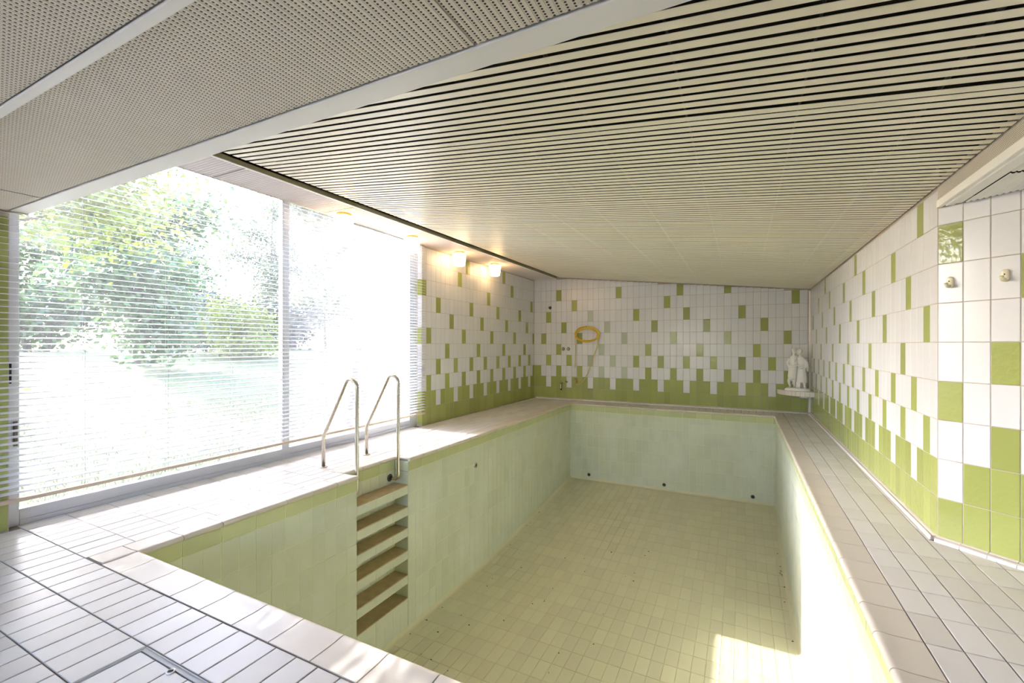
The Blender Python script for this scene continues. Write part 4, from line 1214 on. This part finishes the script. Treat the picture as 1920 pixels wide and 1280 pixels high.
# ================================================================== FLOOR HATCH
ht = thing('floor_hatch', 'tiled hatch cover with metal rim and lifting ring in the near deck', 'hatch', ((hx0 + hx1) / 2, (hy0 + hy1) / 2, -0.04))
w, d = (hx1 - hx0) / 2 - 0.003, (hy1 - hy0) / 2 - 0.003
MB().box(-w + 0.012, w - 0.012, -d + 0.012, d - 0.012, 0.0, 0.034).obj('tray', M['deckgrout'], ht)
for (a, b, c, e) in ((-w, -w + 0.004, -d, d), (w - 0.004, w, -d, d), (-w, w, d - 0.004, d), (-w, w, -d, -d + 0.004),
                     (-w + 0.009, -w + 0.013, -d + 0.009, d - 0.014), (w - 0.013, w - 0.009, -d + 0.009, d - 0.014), (-w + 0.009, w - 0.009, d - 0.022, d - 0.016)):
    MB().box(a, b, c, e, 0.001, 0.0405).obj('rim', M['rimalu'], ht)
MB().box(-w + 0.003, w - 0.003, d - 0.0165, d - 0.003, 0.030, 0.0375).obj('channel', M['rimalu'], ht)
for i in range(4):
    x0 = -w + 0.015 + (2 * w - 0.03) / 4 * i; x1 = x0 + (2 * w - 0.03) / 4
    for y0, y1 in ((-d + 0.012, 0.0), (0.0, d - 0.024)):
        link('tile', tile_mesh(x1 - x0 - 0.005, y1 - y0 - 0.006, 0.008, 'deck'), ht, Matrix.Translation(((x0 + x1) / 2, (y0 + y1) / 2, 0.040)))
lr = MB().tube([(0.012 + 0.013 * math.cos(a), d - 0.034 + 0.013 * math.sin(a), 0.042) for a in [2 * math.pi * i / 20 for i in range(20)]], 0.0035, 8, closed=True).obj('lifting_ring', M['metalwhite'], ht)
MB().lathe([(0, 0.0425), (0.009, 0.0425), (0.0095, 0.040), (0, 0.040)], 16, caps=False, M=Matrix.Translation((0.012, d - 0.034, 0))).obj('key_hole', M['black'], lr)
MB().bbox(w - 0.045, w - 0.015, d - 0.018, d - 0.004, 0.038, 0.042, 0.001).obj('key_slot', M['black'], ht)

# ================================================================== GARDEN
def ground_z(x):
    t = max(0.0, min(1.0, (-4.7 - x) / 17.0))
    return -0.10 + 1.12 * (t * t * (3 - 2 * t)) * 0.95
mb = MB(); nx = 30
xs = [-4.62 - 0.2 * i * (1 + i * 0.11) for i in range(nx)] + [-90]
vs = []
for x in xs:
    for y in (-30, -8, 2, 12, 30, 70): vs.append((x, y, ground_z(x)))
fs = []
for i in range(len(xs) - 1):
    for j in range(5): fs.append((i * 6 + j, i * 6 + j + 1, (i + 1) * 6 + j + 1, (i + 1) * 6 + j))
mb.add(vs, fs, 0, True)
lawn = tag(mb.obj('lawn', M['lawn']), 'sunlit lawn rising gently away from the window', 'lawn', kind='structure')
mb = MB().box(-60, 60, -60, YREAR - 0.2, -0.4, -0.1)
structure('terrace', mb, plain('paving', srgb(190, 184, 172), 0.9), 'paved ground behind the house, outside the picture', 'ground')

rg_ = random.Random(21)
mb = MB()
for i in range(9000):
    x = -4.75 - rg_.random() ** 1.6 * 5.0; y = rg_.uniform(0.6, 7.0)
    h = rg_.uniform(0.03, 0.09); a = rg_.uniform(0, 6.28); w = 0.004; z = ground_z(x) - 0.005
    lx, ly = rg_.uniform(-0.04, 0.04), rg_.uniform(-0.04, 0.04)
    mb.add([(x - w * math.cos(a), y - w * math.sin(a), z), (x + w * math.cos(a), y + w * math.sin(a), z), (x + lx, y + ly, z + h)], [(0, 1, 2)])
g = mb.obj('grass', M['grassblade'])
tag(g, 'short straw coloured grass just outside the window', 'grass', kind='stuff')

def plant(name, loc, H, spread, mat, leaf, n, seed, label, cat, trunk_r=0.07, crown0=0.25, group=None, stems=1, flat_=1.0):
    """trunk or stems, side branches, and a crown of separate leaves gathered round the branch ends"""
    r = random.Random(seed)
    t = thing(name, label, cat, loc, r.uniform(0, 6.28), group)
    tips = []
    for s in range(stems):
        a = 6.28 * s / stems + r.uniform(-.4, .4); off = 0.0 if stems == 1 else 0.12 * spread
        bx, by = off * math.cos(a), off * math.sin(a); lean = 0.05 if stems == 1 else 0.35
        top = Vector((bx + spread * lean * math.cos(a), by + spread * lean * math.sin(a), H * (0.9 if stems == 1 else r.uniform(0.6, 0.9))))
        p = [Vector((bx, by, -0.05))]
        for k in range(1, 6):
            q = Vector((bx, by, 0)).lerp(top, k / 5); p.append(q + Vector((r.uniform(-.04, .04), r.uniform(-.04, .04), 0)) * H * 0.25)
        MB().tube(p, [trunk_r * (1 - 0.15 * k) for k in range(6)], 8).obj('trunk' if stems == 1 else 'stem', M['bark'], t)
        for k in range(9 if stems == 1 else 4):
            f = r.uniform(crown0, 0.98); i = min(4, int(f * 5)); st = p[i].lerp(p[i + 1], f * 5 - i)
            ang = r.uniform(0, 6.28); ln = spread * r.uniform(0.45, 1.0) * (1.1 - 0.6 * max(0, f - 0.4))
            e = st + Vector((math.cos(ang) * ln, math.sin(ang) * ln, ln * r.uniform(0.05, 0.5)))
            mid = st.lerp(e, 0.5) + Vector((0, 0, 0.06 * ln))
            MB().tube([st, mid, e], [trunk_r * 0.4, trunk_r * 0.25, trunk_r * 0.1], 6).obj('branch', M['bark'], t)
            tips += [e, mid, st.lerp(e, 0.75)]
        tips.append(p[-1])
    mb = MB()
    for i in range(n):
        c = r.choice(tips)
        v = Vector((r.gauss(0, 1), r.gauss(0, 1), r.gauss(0, 0.75) * flat_)) * spread * 0.21
        c = c + v
        if c.z < 0.02: c.z = r.uniform(0.02, 0.3)
        d = Vector((r.uniform(-1, 1), r.uniform(-1, 1), r.uniform(-0.9, 0.4))).normalized()
        sd_ = d.orthogonal().normalized(); sd_ = (Matrix.Rotation(r.uniform(0, 6.28), 3, d) @ sd_)
        l_ = leaf * r.uniform(0.6, 1.3)
        mb.add([c, c + d * l_ * 0.5 + sd_ * l_ * 0.27, c + d * l_, c + d * l_ * 0.5 - sd_ * l_ * 0.27], [(0, 1, 2, 3)])
    o = mb.obj('foliage', M[mat], t); o['kind'] = 'stuff'
    return t
def at(u, X):   # place along the sight line of column u where it meets X = const, standing on the lawn
    d = CAMF + CAMR * ((u - 960) / FPX); s = X / d.x
    return (X, d.y * s, ground_z(X))
plant('magnolia_tree', (-10.3, 2.1, ground_z(-10.3)), 7.6, 2.3, 'leaf_yellow', 0.125, 20000, 1, 'tall shrub with large yellow green leaves at the left of the view', 'tree', 0.06, 0.10, stems=3)
plant('broadleaf_tree', at(262, -15.5), 4.6, 2.1, 'leaf_green', 0.20, 9000, 2, 'broad green tree behind the yellow green shrub', 'tree', 0.12, 0.1)
plant('blue_shrub', at(345, -21.5), 4.9, 2.1, 'leaf_blue', 0.18, 8000, 3, 'rounded blue green shrub left of the mullion', 'shrub', 0.06, 0.05, stems=4)
plant('golden_bush', at(440, -17.0), 2.3, 1.3, 'leaf_yellow', 0.14, 6000, 4, 'low golden green bush before the dark hedge', 'shrub', 0.05, 0.05, stems=4)
plant('dark_hedge', at(390, -28.5), 2.8, 2.3, 'leaf_dark', 0.24, 8000, 5, 'dark hedge mass behind the golden bush', 'hedge', 0.06, 0.05, stems=5)
plant('dark_hedge', at(512, -23.0), 2.4, 2.0, 'leaf_dark', 0.24, 8000, 6, 'dark hedge mass just left of the mullion', 'hedge', 0.06, 0.05, stems=5)
plant('birch_tree', at(508, -36.0), 13.5, 3.8, 'leaf_grey', 0.24, 11000, 7, 'tall grey green tree with fine leaves beside the mullion', 'tree', 0.16, 0.2)
plant('far_tree', at(610, -40.0), 16.0, 6.0, 'leaf_grey', 0.42, 15000, 8, 'hazy tree seen through the dusty right pane, left of two', 'tree', 0.16, 0.15)
plant('far_tree', at(715, -24.0), 10.5, 4.2, 'leaf_grey', 0.32, 15000, 9, 'hazy tree seen through the dusty right pane, right of two', 'tree', 0.18, 0.15)
plant('far_shrub', at(70, -24.0), 5.2, 2.6, 'leaf_green', 0.24, 9000, 10, 'green shrub far behind at the left window edge', 'shrub', 0.07, 0.08, stems=4)
